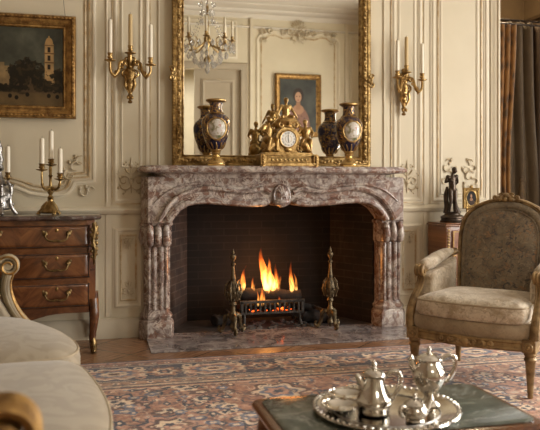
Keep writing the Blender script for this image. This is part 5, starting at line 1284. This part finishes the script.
q = MB(); ip = [(0.84 * u, 0.64 + 0.84 * (v - 0.64)) for u, v in pad]; q.tube([bmap(u, v, 0.041) for u, v in ip] , 0.0035, 6); q.build('welt', M['brocade_edge'], pd)
q = MB(); q.puff(BO, (0, 0.64), [(0.98, -0.028), (0.9, -0.034), (0.02, -0.036)], bmap); q.build('back_panel', M['brocade_edge'], ac, smooth=60)
# arms
for sg in (-1, 1):
    X = 0.318
    q = MB()       # upholstered side
    op = [(-0.20, 0.33), (0.24, 0.33), (0.24, 0.63), (0.20, 0.60), (-0.10, 0.57), (-0.135, 0.55), (-0.14, 0.47)]
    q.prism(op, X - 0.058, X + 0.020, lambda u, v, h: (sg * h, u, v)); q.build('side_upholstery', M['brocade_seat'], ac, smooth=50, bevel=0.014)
    q = MB()
    P = catmull([(sg * (X + 0.008), -0.285, 0.29), (sg * (X + 0.012), -0.275, 0.36), (sg * (X + 0.012), -0.225, 0.43), (sg * (X + 0.006), -0.165, 0.49), (sg * X, -0.148, 0.545), (sg * X, -0.168, 0.585)], 6)
    q.tube(P, [0.027, 0.024, 0.020, 0.017, 0.017, 0.020], 10)
    for dx in (-0.016, 0.016): q.tube([(p[0] + dx, p[1] - 0.014, p[2]) for p in P], 0.006, 6)
    P = catmull([(sg * X, -0.168, 0.590), (sg * X, -0.12, 0.580), (sg * X, -0.02, 0.592), (sg * (X - 0.012), 0.12, 0.625), (sg * (X - 0.062), 0.215, 0.665)], 6); q.tube(P, [0.022, 0.018, 0.017, 0.017, 0.020], 10)
    af = q.build('arm_frame', M['chairgold'], ac)
    q = MB()
    for dx in (-0.018, 0.0, 0.018): q.tube([(sg * X + dx, u, v) for u, v in spiral(-0.172, 0.578, 0.030, 0.006, PI / 2, 1.4, 22, 1)], [0.010, 0.010, 0.008], 8)
    q.lathe([(0.010, -0.03), (0.012, 0.03)], 12, (sg * X, -0.172, 0.578), rot=Matrix.Rotation(PI / 2, 3, 'Y')); q.build('arm_scroll', M['chairgold'], af)
    q = MB(); P = catmull([(sg * (X - 0.004), -0.145, 0.594), (sg * (X - 0.004), -0.125, 0.606), (sg * (X - 0.004), -0.05, 0.612), (sg * (X - 0.008), 0.03, 0.630), (sg * (X - 0.022), 0.12, 0.650), (sg * (X - 0.048), 0.185, 0.668)], 5)
    q.tube(P, [0.016, 0.032, 0.038, 0.037, 0.032, 0.014], 14); q.build('arm_pad', M['brocade_seat'], ac, smooth=60)

# ------------------------------------------------------------------ cabinet behind the armchair
cb = thing('small_cabinet', 'small mahogany cabinet with drawers half hidden behind the armchair', 'cabinet', (1.215, -0.035, 0))
W, D, H = 0.45, 0.295, 0.765
q = MB(); q.span(0, W, -D, 0, 0.18, H); q.build('body', M['cab_wood'], cb, smooth=0, bevel=0.004)
q = MB(); q.span(-0.012, W + 0.012, -D - 0.014, 0.0, H, H + 0.014); q.span(-0.005, W + 0.005, -D - 0.006, 0, H + 0.014, H + 0.025); q.build('top', M['cab_wood'], cb, smooth=0, bevel=0.005)
for i in range(3):
    z1 = H - 0.03 - i * 0.175; z0 = z1 - 0.145
    q = MB(); q.span(0.045, W - 0.045, -D - 0.010, -D + 0.0, z0, z1); dr = q.build('drawer', M['cab_front'], cb, smooth=0, bevel=0.004)
    q = MB(); q.sweep(rect(0.055, W - 0.055, z0 + 0.010, z1 - 0.010), [(-0.004, D + 0.009), (-0.003, D + 0.014), (0.003, D + 0.014), (0.004, D + 0.009)]); q.build('drawer_moulding', M['brass'], dr)
    q = MB()
    for x in (0.16, 0.29):
        q.ball((x, -D - 0.016, (z0 + z1) / 2 + 0.01), (0.014, 0.008, 0.014), 8); q.tube([(x + 0.022 * math.cos(a), -D - 0.022, (z0 + z1) / 2 + 0.004 + 0.024 * math.sin(a)) for a in np.linspace(PI * 0.95, PI * 2.05, 12)], 0.004, 6)
    q.build('ring_handle', M['brass'], dr)
q = MB()
for k in range(26):
    z = 0.20 + k * 0.0215
    for x in (0.018, W - 0.018): q.ball((x, -D - 0.004, z), (0.011, 0.008, 0.009), 6)
q.build('beaded_mount', M['brass'], cb)
for x in (0.03, W - 0.03):
    for y in (-0.03, -D + 0.03): q = MB(); q.lathe([(0.012, 0), (0.016, 0.02), (0.014, 0.03), (0.022, 0.185)], 10, (x, y, 0)); q.build('leg', M['cab_wood'], cb)
TZ = H + 0.025
# bronze statue
su = thing('bronze_statue', 'dark bronze statue of a standing youth on the small cabinet', 'statue', (1.352, -0.175, TZ), -0.1)
q = MB(); q.lathe([(0.098, 0), (0.100, 0.010), (0.090, 0.016), (0.088, 0.026), (0.094, 0.032), (0.092, 0.042), (0.078, 0.050), (0.072, 0.054), (0.03, 0.055)], 28, sy=0.82)
q.ball((0.0, 0.005, 0.058), (0.066, 0.048, 0.022), 12); q.build('base', M['bronze'], su)
J = dict(pelvis=(0.0, 0, 0.52), chest=(-0.015, 0, 0.71), neck=(0.0, -0.005, 0.83), head=(0.035, -0.025, 0.91), face=(0.03, -0.045, -0.015),
         shL=(0.085, 0.0, 0.785), elL=(0.135, 0.05, 0.66), haL=(0.06, 0.09, 0.58), shR=(-0.105, 0, 0.775), elR=(-0.165, -0.01, 0.66), haR=(-0.06, -0.10, 0.70),
         hpL=(0.05, 0, 0.49), knL=(0.045, -0.03, 0.27), ftL=(0.065, 0.0, 0.03), hpR=(-0.05, 0, 0.49), knR=(-0.055, -0.045, 0.27), ftR=(-0.085, -0.03, 0.03))
figure(J, 0.36, 0.80).build('figure', M['bronze'], su, (0, 0, 0.066), 0, remesh=0.003)
q = MB(); q.tube(catmull([(0.052, 0.028, 0.06), (0.036, 0.03, 0.12), (0.028, 0.03, 0.18), (0.03, 0.03, 0.24)], 5), [0.03, 0.02, 0.015, 0.008], 10)
q.tube(catmull([(-0.035, 0.02, 0.27), (-0.046, 0.02, 0.20), (-0.040, 0.018, 0.12), (-0.05, 0.02, 0.065)], 5), [0.008, 0.018, 0.020, 0.018], 10); q.build('drapery', M['bronze'], su)
# little portrait on a stand
pf = thing('picture_frame', 'small gilt frame with an oval portrait beside the bronze statue', 'picture frame', (1.508, -0.175, TZ), -0.12)
q = MB(); zf = 0.10
q.sweep(rect(-0.066, 0.066, zf, zf + 0.162), [(0, -0.008), (0, 0.010), (0.006, 0.014), (0.012, 0.010), (0.016, 0.013), (0.020, 0.006), (0.020, -0.008)])
q.prism(rect(-0.060, 0.060, zf + 0.006, zf + 0.156), -0.008, 0.004)
q.ball((0, -0.008, zf + 0.168), (0.016, 0.007, 0.012), 8); q.tube([(p, -0.008, zf + 0.176 + z) for p, z in arc(0, 0, 0.009, 0, 2 * PI, 14)], 0.0022, 6)
fr = q.build('frame', M['brass'], pf, bevel=0.001)
q = MB(); ov = arc(0, zf + 0.081, 0.041, 0, 2 * PI, 32, 0.058)[:-1]; q.prism(ov, 0.003, 0.006); q.build('oval_portrait', image_mat('miniature', portrait((0.26, 0.20, 0.17), (0.09, 0.085, 0.085)), 'xz', 0.3), pf, smooth=0)
q = MB(); q.tube([(u, -0.007, v) for u, v in ov + ov[:2]], 0.004, 8); q.build('oval_slip', M['brass'], fr)
q = MB()
for x in (-0.04, 0.04): q.tube([(x * 0.6, 0.002, zf + 0.08), (x, -0.012, zf), (x * 1.25, -0.03, 0.004)], 0.0045, 8); q.tube([(x, -0.010, zf - 0.006), (x, -0.026, zf - 0.006), (x, -0.028, zf + 0.006)], 0.004, 6)
q.tube([(-0.045, -0.012, zf - 0.006), (0.045, -0.012, zf - 0.006)], 0.004, 6); q.tube([(0, 0.006, zf + 0.10), (0, 0.06, 0.004)], 0.0045, 8); q.build('easel_stand', M['brass'], pf)

# ------------------------------------------------------------------ curtains in the recess
def curtain(name, x0, x1, y, z1, folds, amp, mat, label, flare=0.0, pinch=None):
    q = MB()
    def fn(a, b_):
        z = 0.02 + (z1 - 0.02) * (1 - b_); w = 1.0
        sh = 0.0
        if pinch: zp, sx = pinch; t = math.exp(-((z - zp) / 0.75) ** 2); sh = sx * t
        x = x0 + (x1 - x0 + sh) * a + 0.25 * amp * math.sin(2 * PI * folds * a * 1.0 + 0.6)
        return (x, y + amp * math.sin(2 * PI * folds * a + 0.4 * math.sin(2.2 * z)) , z)
    q.grid(fn, int(folds * 14), 40)
    return tag(q.build(name, mat, None, smooth=60, solid=0.006), label, 'curtain', 'curtains in the recess')
curtain('curtain', 2.00, 2.235, 0.34, 2.46, 4, 0.024, M['brocade_curtain'], 'amber brocade curtain hanging just right of the pale wall end', pinch=(1.25, -0.06))
curtain('curtain', 2.26, 2.58, 0.62, 2.56, 3, 0.030, M['taupe_curtain'], 'plain taupe curtain hanging behind the amber brocade one', pinch=(0.9, 0.08))
curtain('curtain', 2.56, 3.12, 0.86, 2.62, 6, 0.035, M['brown_curtain'], 'dark brown curtain farthest right behind the armchair')
q = MB(); q.tube([(1.80, 0.34, 2.47), (3.20, 0.34, 2.47)], 0.009, 10); tag(q.build('curtain_rod', M['bronze'], None), 'thin dark rod above the amber curtain', 'curtain rod', 'curtain rods')
for y, z in ((0.62, 2.58), (0.86, 2.64)): q = MB(); q.tube([(1.80, y, z), (3.20, y, z)], 0.009, 10); tag(q.build('curtain_rod', M['bronze'], None), 'thin dark rod above the ' + ('taupe' if y < 0.7 else 'dark brown') + ' curtain', 'curtain rod', 'curtain rods')
q = MB(); q.ball((2.265, 0.30, 1.12), (0.022, 0.022, 0.03), 10); q.tube(catmull([(2.265, 0.30, 1.10), (2.265, 0.30, 1.02), (2.265, 0.30, 0.93)], 5), [0.014, 0.026, 0.034], 12)
tag(q.build('curtain_tassel', two('dark_tassel', (0.06, 0.035, 0.015), (0.13, 0.08, 0.03), 30, 0.7), None), 'dark tassel hanging at the edge of the amber curtain', 'tassel')

# ------------------------------------------------------------------ chandelier (seen in the looking glass)
CX, CY = -0.03, -3.12
ch = thing('chandelier', 'gilt and crystal chandelier seen in the looking glass', 'chandelier', (CX, CY, 2.40))
HC = ZC - 2.40
q = MB(); q.lathe([(0.006, 0.10), (0.030, 0.12), (0.045, 0.15), (0.030, 0.18), (0.014, 0.20), (0.020, 0.30), (0.040, 0.36), (0.045, 0.40), (0.025, 0.44), (0.012, 0.48), (0.020, 0.56), (0.012, 0.62), (0.018, 0.76), (0.010, 0.82), (0.010, HC - 0.06), (0.05, HC - 0.03), (0.06, HC - 0.001)], 14); q.build('stem', M['brass'], ch)
cr = MB(); seedp = []
crys = MB(); crys.lathe([(0.001, -0.024), (0.010, -0.014), (0.013, -0.004), (0.007, 0.010), (0.001, 0.020)], 6)
crys_me = None; count = 0
def drop(x, y, z, s=1.0):
    global crys_me, count
    if crys_me is None: o = crys.build('crystal_drop', M['crystal'], ch, smooth=0); crys_me = o
    else: o = crys_me.copy(); COL.objects.link(o); o.parent = ch
    o.location = (x, y, z); o.scale = (s, s, s); count += 1
for k in range(8):
    a = k * PI / 4 + 0.2; c, s = math.cos(a), math.sin(a); R_ = 0.29
    q = MB(); q.tube(catmull([(0.03 * c, 0.03 * s, 0.36), (0.10 * c, 0.10 * s, 0.30), (0.19 * c, 0.19 * s, 0.26), (0.27 * c, 0.27 * s, 0.31), (R_ * c, R_ * s, 0.37)], 6), [0.009, 0.010, 0.008, 0.007], 8); q.tube(catmull([(0.19 * c, 0.19 * s, 0.27), (0.15 * c, 0.15 * s, 0.36), (0.20 * c, 0.20 * s, 0.40)], 5), 0.006, 6); arm = q.build('arm', M['brass'], ch)
    q = MB(); q.lathe(PAN, 14, (R_ * c, R_ * s, 0.37)); q.lathe(CUP, 12, (R_ * c, R_ * s, 0.372)); q.build('candle_cup', M['brass'], arm)
    candle((CX + R_ * c, CY + R_ * s, 2.40 + 0.415), 0.19, 0.014, 'cream candle on the chandelier seen in the looking glass', 'chandelier candles', wick=False)
    for j in range(3): b2 = a + (j - 1) * 0.25; drop((R_ + 0.02) * math.cos(b2), (R_ + 0.02) * math.sin(b2), 0.30 - (0.04 if j == 1 else 0), 1.9)
    drop(0.22 * c, 0.22 * s, 0.20, 1.9); drop(0.16 * math.cos(a + 0.4), 0.16 * math.sin(a + 0.4), 0.15, 1.9); drop(0.09 * c, 0.09 * s, 0.10, 1.8)
    drop(0.09 * math.cos(a), 0.09 * math.sin(a), 0.80, 1.3); drop(0.075 * math.cos(a + 0.4), 0.075 * math.sin(a + 0.4), 0.70, 1.3); drop(0.08 * c, 0.08 * s, 0.60, 1.3)
for k in range(8):
    a = k * PI / 4 + 0.2
    for A_, B_ in (((0.29, 0.36), (0.05, 0.78)), ((0.25, 0.30), (0.04, 0.12))):
        q = MB(); n_ = 14
        for i in range(1, n_):
            t = i / n_; rr = A_[0] + (B_[0] - A_[0]) * t; zz = A_[1] + (B_[1] - A_[1]) * t - 0.10 * math.sin(PI * t); q.ball((rr * math.cos(a), rr * math.sin(a), zz), 0.010, 6)
        q.build('crystal_strand', M['crystal'], ch, smooth=0)
drop(0, 0, 0.04, 2.4); drop(0, 0, 0.10, 1.6)

# ------------------------------------------------------------------ rug
def rug_image():
    W_, H_ = 1380, 1152; cw = 4.6 / W_; Y, X = np.mgrid[0:H_, 0:W_]; x = (X + 0.5) * cw - 2.3; y = (Y + 0.5) * cw - 1.92
    ex = 2.3 - abs(x); ey = 1.92 - abs(y); e = np.minimum(ex, ey); along = np.where(ex < ey, y, x)
    rust = np.array((0.56, 0.385, 0.285)); cream = (0.74, 0.655, 0.55); navy = (0.17, 0.175, 0.235); pink = (0.64, 0.475, 0.39); slate = (0.36, 0.38, 0.45); brown = (0.36, 0.225, 0.17)
    n1 = fbm(H_, W_, 26, 2); n2 = fbm(H_, W_, 12, 5); n3 = fbm(H_, W_, 60, 8)
    im = np.zeros((H_, W_, 3)) + rust; im = lerp(im, ss(n3, 0.4, 0.62) * 0.5, pink)
    rs = np.random.RandomState(11)
    def rosette(cx, cy, r, cols, k=8, fx=1.0):
        nonlocal im
        x0, x1 = int((cx + 2.3 - r * 1.3) / cw), int((cx + 2.3 + r * 1.3) / cw); y0, y1 = int((cy + 1.92 - r * 1.3) / cw), int((cy + 1.92 + r * 1.3) / cw)
        x0, y0 = max(x0, 0), max(y0, 0); x1, y1 = min(x1, W_), min(y1, H_)
        if x1 <= x0 or y1 <= y0: return
        sx = x[y0:y1, x0:x1] - cx; sy = y[y0:y1, x0:x1] - cy; rr = np.hypot(sx * fx, sy) / r; th = np.arctan2(sy, sx * fx); sub = im[y0:y1, x0:x1]
        pet = 1 + 0.16 * np.cos(k * th)
        for lim, c in cols: sub = lerp(sub, ss(lim * pet - rr, 0, 0.06), c)
        im[y0:y1, x0:x1] = sub
    # vines over the field
    v1 = abs(fbm(H_, W_, 46, 21) - 0.5); im = lerp(im, ss(0.022 - v1, 0, 0.010) * 0.9, navy)
    v2 = abs(fbm(H_, W_, 38, 33) - 0.5); im = lerp(im, ss(0.020 - v2, 0, 0.008) * 0.85, cream)
    pts = []
    for i in range(-5, 6):
        for j in range(-4, 5):
            pts.append((i * 0.40 + (0.2 if j % 2 else 0) + rs.uniform(-0.03, 0.03), j * 0.36 + rs.uniform(-0.03, 0.03), 0.15 if (i + j) % 2 else 0.11))
    for cx, cy, r in pts:
        t = rs.randint(3)
        rosette(cx, cy, r, [(1.0, navy if t else brown), (0.86, cream if t != 1 else pink), (0.62, slate if t == 0 else brown), (0.46, pink if t != 1 else cream), (0.2, navy)], rs.choice([6, 8, 10]))
    for k in range(1500):
        cx, cy = rs.uniform(-1.7, 1.7), rs.uniform(-1.35, 1.35); r = rs.uniform(0.014, 0.040); c = [navy, cream, slate, pink, brown][rs.randint(5)]
        rosette(cx, cy, r, [(1.0, c), (0.45, cream if c != cream else navy)], rs.choice([4, 5, 6]), rs.choice([0.6, 1, 1.6]))
    fld = im.copy()
    # border bands
    def band(a, b_, c, amt=1.0):
        nonlocal im
        im = lerp(im, ((e >= a) & (e < b_)).astype(float) * amt, c)
    band(-1, 0.60, cream); band(-1, 0.02, navy); band(0.02, 0.045, pink); band(0.045, 0.055, navy); band(0.055, 0.115, (0.52, 0.36, 0.27)); band(0.115, 0.125, navy); band(0.125, 0.135, cream); band(0.135, 0.43, (0.21, 0.205, 0.265)); band(0.43, 0.44, cream); band(0.44, 0.45, navy); band(0.45, 0.51, (0.60, 0.46, 0.36)); band(0.51, 0.52, navy); band(0.52, 0.555, (0.70, 0.60, 0.49)); band(0.555, 0.57, navy); band(0.57, 0.59, rust)
    for c0, half, per in ((0.085, 0.018, 0.075), (0.48, 0.022, 0.09)):
        ph = (along / per) % 1 - 0.5; d_ = np.hypot(ph * per, e - c0); im = lerp(im, ss(half - d_, 0, 0.005), cream); im = lerp(im, ss(half * 0.5 - d_, 0, 0.004), navy)
    per = 0.56; ph = ((along / per) % 1 - 0.5) * per; ee = e - 0.283; mb_ = (e > 0.135) & (e < 0.43)
    d_ = np.hypot(ph * 0.60, ee); th = np.arctan2(ee, ph * 0.60); pet = 1 + 0.10 * np.cos(10 * th)
    def putm(mask, c):
        nonlocal im
        im = lerp(im, mask * mb_, c)
    vw = abs(ee - 0.08 * np.sin(2 * PI * along / per * 1.0 + PI / 2)); putm(ss(0.010 - vw, 0, 0.006), pink)
    putm(ss(0.03 - abs(fbm(H_, W_, 18, 41) - 0.5), 0, 0.015) * 0.8, (0.60, 0.47, 0.38))
    for lim, c in ((0.135, navy), (0.122, cream), (0.095, pink), (0.070, slate), (0.050, cream), (0.022, brown)): putm(ss(lim * pet - d_, 0, 0.006), c)
    ph2 = (((along / per) + 0.5) % 1 - 0.5) * per; d2 = np.hypot(ph2, ee); th2 = np.arctan2(ee, ph2); p2 = 1 + 0.2 * np.cos(6 * th2)
    for lim, c in ((0.088, rust), (0.062, cream), (0.040, navy), (0.02, pink)): putm(ss(lim * p2 - d2, 0, 0.006), c)
    for off in (0.25, 0.75):
        for sy in (-0.10, 0.10):
            ph3 = (((along / per) + off) % 1 - 0.5) * per; d3 = np.hypot(ph3, ee - sy); putm(ss(0.034 - d3, 0, 0.006), pink if sy > 0 else cream); putm(ss(0.015 - d3, 0, 0.004), navy)
    # wear
    n4 = fbm(H_, W_, 5, 77); im = lerp(im, ss(n4, 0.58, 0.68) * 0.40, (0.70, 0.61, 0.51)); im = lerp(im, ss(0.42 - n4, 0, 0.08) * 0.40, (0.22, 0.205, 0.245))
    im = lerp(im, ss(n1, 0.45, 0.75) * 0.25, (0.64, 0.54, 0.46)); im = im * (0.86 + 0.28 * n2)[..., None]
    st = 1 + 0.05 * np.sin(y * 900); im = im * st[..., None]; g_ = im.mean(axis=2, keepdims=True); im = g_ + (im - g_) * 0.88; return np.clip((im - 0.42) * 1.38 + 0.45, 0.05, 0.95)
rx0, rx1, ry1 = -2.1, 2.5, -0.76
q = MB(); q.span(rx0, rx1, ry1 - 3.84, ry1, 0.0, 0.012)
tag(image_mat('oriental_rug_pattern', rug_image(), 'xy', 0.85, 0.3, 0.25, 0.25) and q.build('rug', bpy.data.materials['oriental_rug_pattern'], None, smooth=0, bevel=0.003), 'worn oriental rug with a rust field and navy border on the parquet', 'rug')

# ------------------------------------------------------------------ coffee table
ct = thing('coffee_table', 'low walnut table with a dark green marble top in the foreground', 'table', (-0.43, -3.075, 0.012))
TH = 0.368; tx, ty = 0.392, 0.222
def tplan(o, n=5):
    w, d_ = tx + o, ty + o; r = 0.035; P = []
    for sx, sy, a0 in ((1, -1, -PI / 2), (1, 1, 0), (-1, 1, PI / 2), (-1, -1, PI)):
        cx, cy = sx * (w - r), sy * (d_ - r); P += [(cx + r * math.cos(a0 + PI / 2 * i / n), cy + r * math.sin(a0 + PI / 2 * i / n)) for i in range(n + 1)]
    return P
def stack(mb, plan, L):
    R = [[(u, v, z) for u, v in plan(o)] for o, z in L]; n = len(R[0]); fs = []
    for i in range(len(L) - 1):
        for k in range(n): k2 = (k + 1) % n; fs.append((i * n + k, i * n + k2, (i + 1) * n + k2, (i + 1) * n + k))
    fs.append(tuple(range(n))); fs.append(tuple((len(L) - 1) * n + k for k in range(n))); mb.add(sum(R, []), fs)
q = MB(); stack(q, tplan, [(-0.05, TH - 0.085), (-0.045, TH - 0.045), (-0.03, TH - 0.038), (-0.012, TH - 0.032), (0.0, TH - 0.022), (0.002, TH - 0.012), (-0.004, TH - 0.004), (-0.012, TH - 0.002)]); q.build('frame', M['table_wood'], ct, smooth=35)
q = MB(); stack(q, tplan, [(-0.028, TH - 0.003), (-0.026, TH + 0.002), (-0.030, TH + 0.005)]); q.build('marble_top', M['table_top'], ct, smooth=35)
q = MB()
for sx in (-1, 1):
    q.tube([(sx * (tx - 0.046), -ty + 0.06, TH - 0.085), (sx * (tx - 0.046), 0, TH - 0.070), (sx * (tx - 0.046), ty - 0.06, TH - 0.085)], 0.012, 8)
    q.tube([(-tx + 0.06, sx * (ty - 0.046), TH - 0.085), (0, sx * (ty - 0.046), TH - 0.065), (tx - 0.06, sx * (ty - 0.046), TH - 0.085)], 0.012, 8)
q.build('apron_bead', M['table_wood'], ct)
for sx in (-1, 1):
    for sy in (-1, 1):
        q = MB(); x, y = sx * (tx - 0.055), sy * (ty - 0.055)
        q.tube(catmull([(x, y, TH - 0.03), (x + sx * 0.010, y + sy * 0.010, TH - 0.10), (x, y, TH - 0.20), (x - sx * 0.006, y - sy * 0.006, 0.05), (x + sx * 0.008, y + sy * 0.008, 0.008)], 5), [0.030, 0.034, 0.022, 0.014, 0.018], 10); q.build('leg', M['table_wood'], ct)
SZ = 0.012 + TH + 0.005
# tray
tr = thing('silver_tray', 'round silver tray with a gadrooned rim on the green marble table', 'tray', (-0.463, -3.100, SZ))
q = MB(); q.lathe([(0.001, 0.006), (0.150, 0.006), (0.165, 0.009), (0.185, 0.012), (0.205, 0.018), (0.216, 0.020), (0.218, 0.016), (0.206, 0.010), (0.170, 0.002), (0.150, 0.0), (0.001, 0.0)], 64); pl = q.build('plate', M['silver'], tr)
q = MB()
for k in range(64):
    a = k * 2 * PI / 64; q.ball((0.211 * math.cos(a), 0.211 * math.sin(a), 0.019), (0.0085, 0.006, 0.0055), 6, Matrix.Rotation(a + 0.5, 3, 'Z'))
q.build('gadrooned_rim', M['silver'], tr)
q = MB(); q.tube([(0.158 * math.cos(a), 0.158 * math.sin(a), 0.008) for a in np.linspace(0, 2 * PI, 49)], 0.0025, 6); q.build('engraved_ring', M['silver_dark'], pl)
TY = SZ + 0.0065
def pot(name, label, cat, loc, rz, prof, lid, handle, spout, finial, fl=0):
    t = thing(name, label, cat, loc, rz, 'silver tea service')
    q = MB(); q.lathe(prof, 32, flute=fl, fd=0.06, fz=(prof[2][1], prof[-2][1])); q.build('body', M['silver'], t)
    q = MB(); q.lathe(lid, 28); ld = q.build('lid', M['silver'], t)
    q = MB(); q.lathe(finial, 14); q.build('finial', M['silver'], ld)
    if handle: q = MB(); q.tube(catmull([(a, 0, z) for a, z in handle], 6), [0.006, 0.008, 0.007, 0.0055], 10); q.ball((handle[0][0], 0, handle[0][1]), 0.008, 8); q.build('handle', M['silver'], t)
    if spout: q = MB(); q.tube(catmull([(a, 0, z) for a, z in spout[0]], 6), spout[1], 12); q.build('spout', M['silver'], t)
    return t
pot('silver_coffee_pot', 'baluster silver coffee pot with a loop handle on the left of the tray', 'coffee pot', (-0.508, -3.118, TY), -0.20,
    [(0.036, 0), (0.046, 0.004), (0.047, 0.009), (0.040, 0.014), (0.050, 0.024), (0.053, 0.036), (0.049, 0.050), (0.040, 0.066), (0.033, 0.082), (0.029, 0.096), (0.028, 0.106), (0.033, 0.110)],
    [(0.033, 0.109), (0.036, 0.112), (0.034, 0.116), (0.026, 0.123), (0.012, 0.129), (0.004, 0.130)],
    [(0.026, 0.100), (0.048, 0.118), (0.070, 0.118), (0.080, 0.098), (0.072, 0.070), (0.058, 0.046), (0.050, 0.034)],
    ([(-0.026, 0.060), (-0.036, 0.082), (-0.042, 0.100), (-0.054, 0.112)], [0.012, 0.014, 0.012, 0.006]),
    [(0.004, 0.128), (0.008, 0.132), (0.005, 0.136), (0.009, 0.142), (0.006, 0.148), (0.002, 0.153)])
pot('silver_hot_water_jug', 'tall silver jug with a high handle at the back right of the tray', 'jug', (-0.318, -3.090, TY), -0.25,
    [(0.030, 0), (0.034, 0.004), (0.030, 0.009), (0.016, 0.018), (0.013, 0.028), (0.022, 0.040), (0.038, 0.058), (0.048, 0.080), (0.050, 0.098), (0.044, 0.116), (0.034, 0.128), (0.032, 0.134), (0.038, 0.140)],
    [(0.038, 0.139), (0.041, 0.142), (0.036, 0.147), (0.022, 0.154), (0.008, 0.157), (0.003, 0.158)],
    [(0.034, 0.136), (0.058, 0.150), (0.076, 0.146), (0.080, 0.122), (0.070, 0.094), (0.056, 0.074), (0.046, 0.072)],
    ([(-0.040, 0.106), (-0.050, 0.120), (-0.052, 0.136), (-0.060, 0.146)], [0.014, 0.012, 0.011, 0.010]),
    [(0.004, 0.156), (0.008, 0.160), (0.004, 0.164), (0.008, 0.169), (0.004, 0.174), (0.001, 0.178)])
pot('silver_sugar_bowl', 'small lidded silver pot at the front of the tray', 'sugar bowl', (-0.425, -3.215, TY), 0.25,
    [(0.022, 0), (0.027, 0.003), (0.024, 0.007), (0.030, 0.014), (0.036, 0.026), (0.034, 0.036), (0.028, 0.044), (0.030, 0.047)],
    [(0.030, 0.046), (0.031, 0.049), (0.024, 0.055), (0.012, 0.061), (0.004, 0.063)],
    [(-0.028, 0.040), (-0.044, 0.046), (-0.050, 0.034), (-0.044, 0.022), (-0.034, 0.020)],
    ([(0.030, 0.018), (0.044, 0.026), (0.050, 0.040), (0.060, 0.056)], [0.012, 0.009, 0.007, 0.006]),
    [(0.003, 0.062), (0.006, 0.066), (0.003, 0.069), (0.006, 0.074), (0.001, 0.080)])
def bowl(label, loc):
    t = thing('silver_bowl', label, 'bowl', loc, 0, 'shallow silver bowls')
    q = MB(); q.lathe([(0.018, 0), (0.022, 0.002), (0.018, 0.005), (0.034, 0.009), (0.050, 0.017), (0.057, 0.022), (0.059, 0.022), (0.052, 0.016), (0.034, 0.008), (0.002, 0.006)], 36); q.build('body', M['silver'], t)
    q = MB(); q.tube([(0.058 * math.cos(a), 0.058 * math.sin(a), 0.022) for a in np.linspace(0, 2 * PI, 37)], 0.0022, 6); q.build('rim', M['silver'], t)
bowl('shallow silver bowl nearest the left rim of the tray', (-0.598, -3.085, TY))
bowl('shallow silver bowl half hidden behind the coffee pot', (-0.545, -2.985, TY))
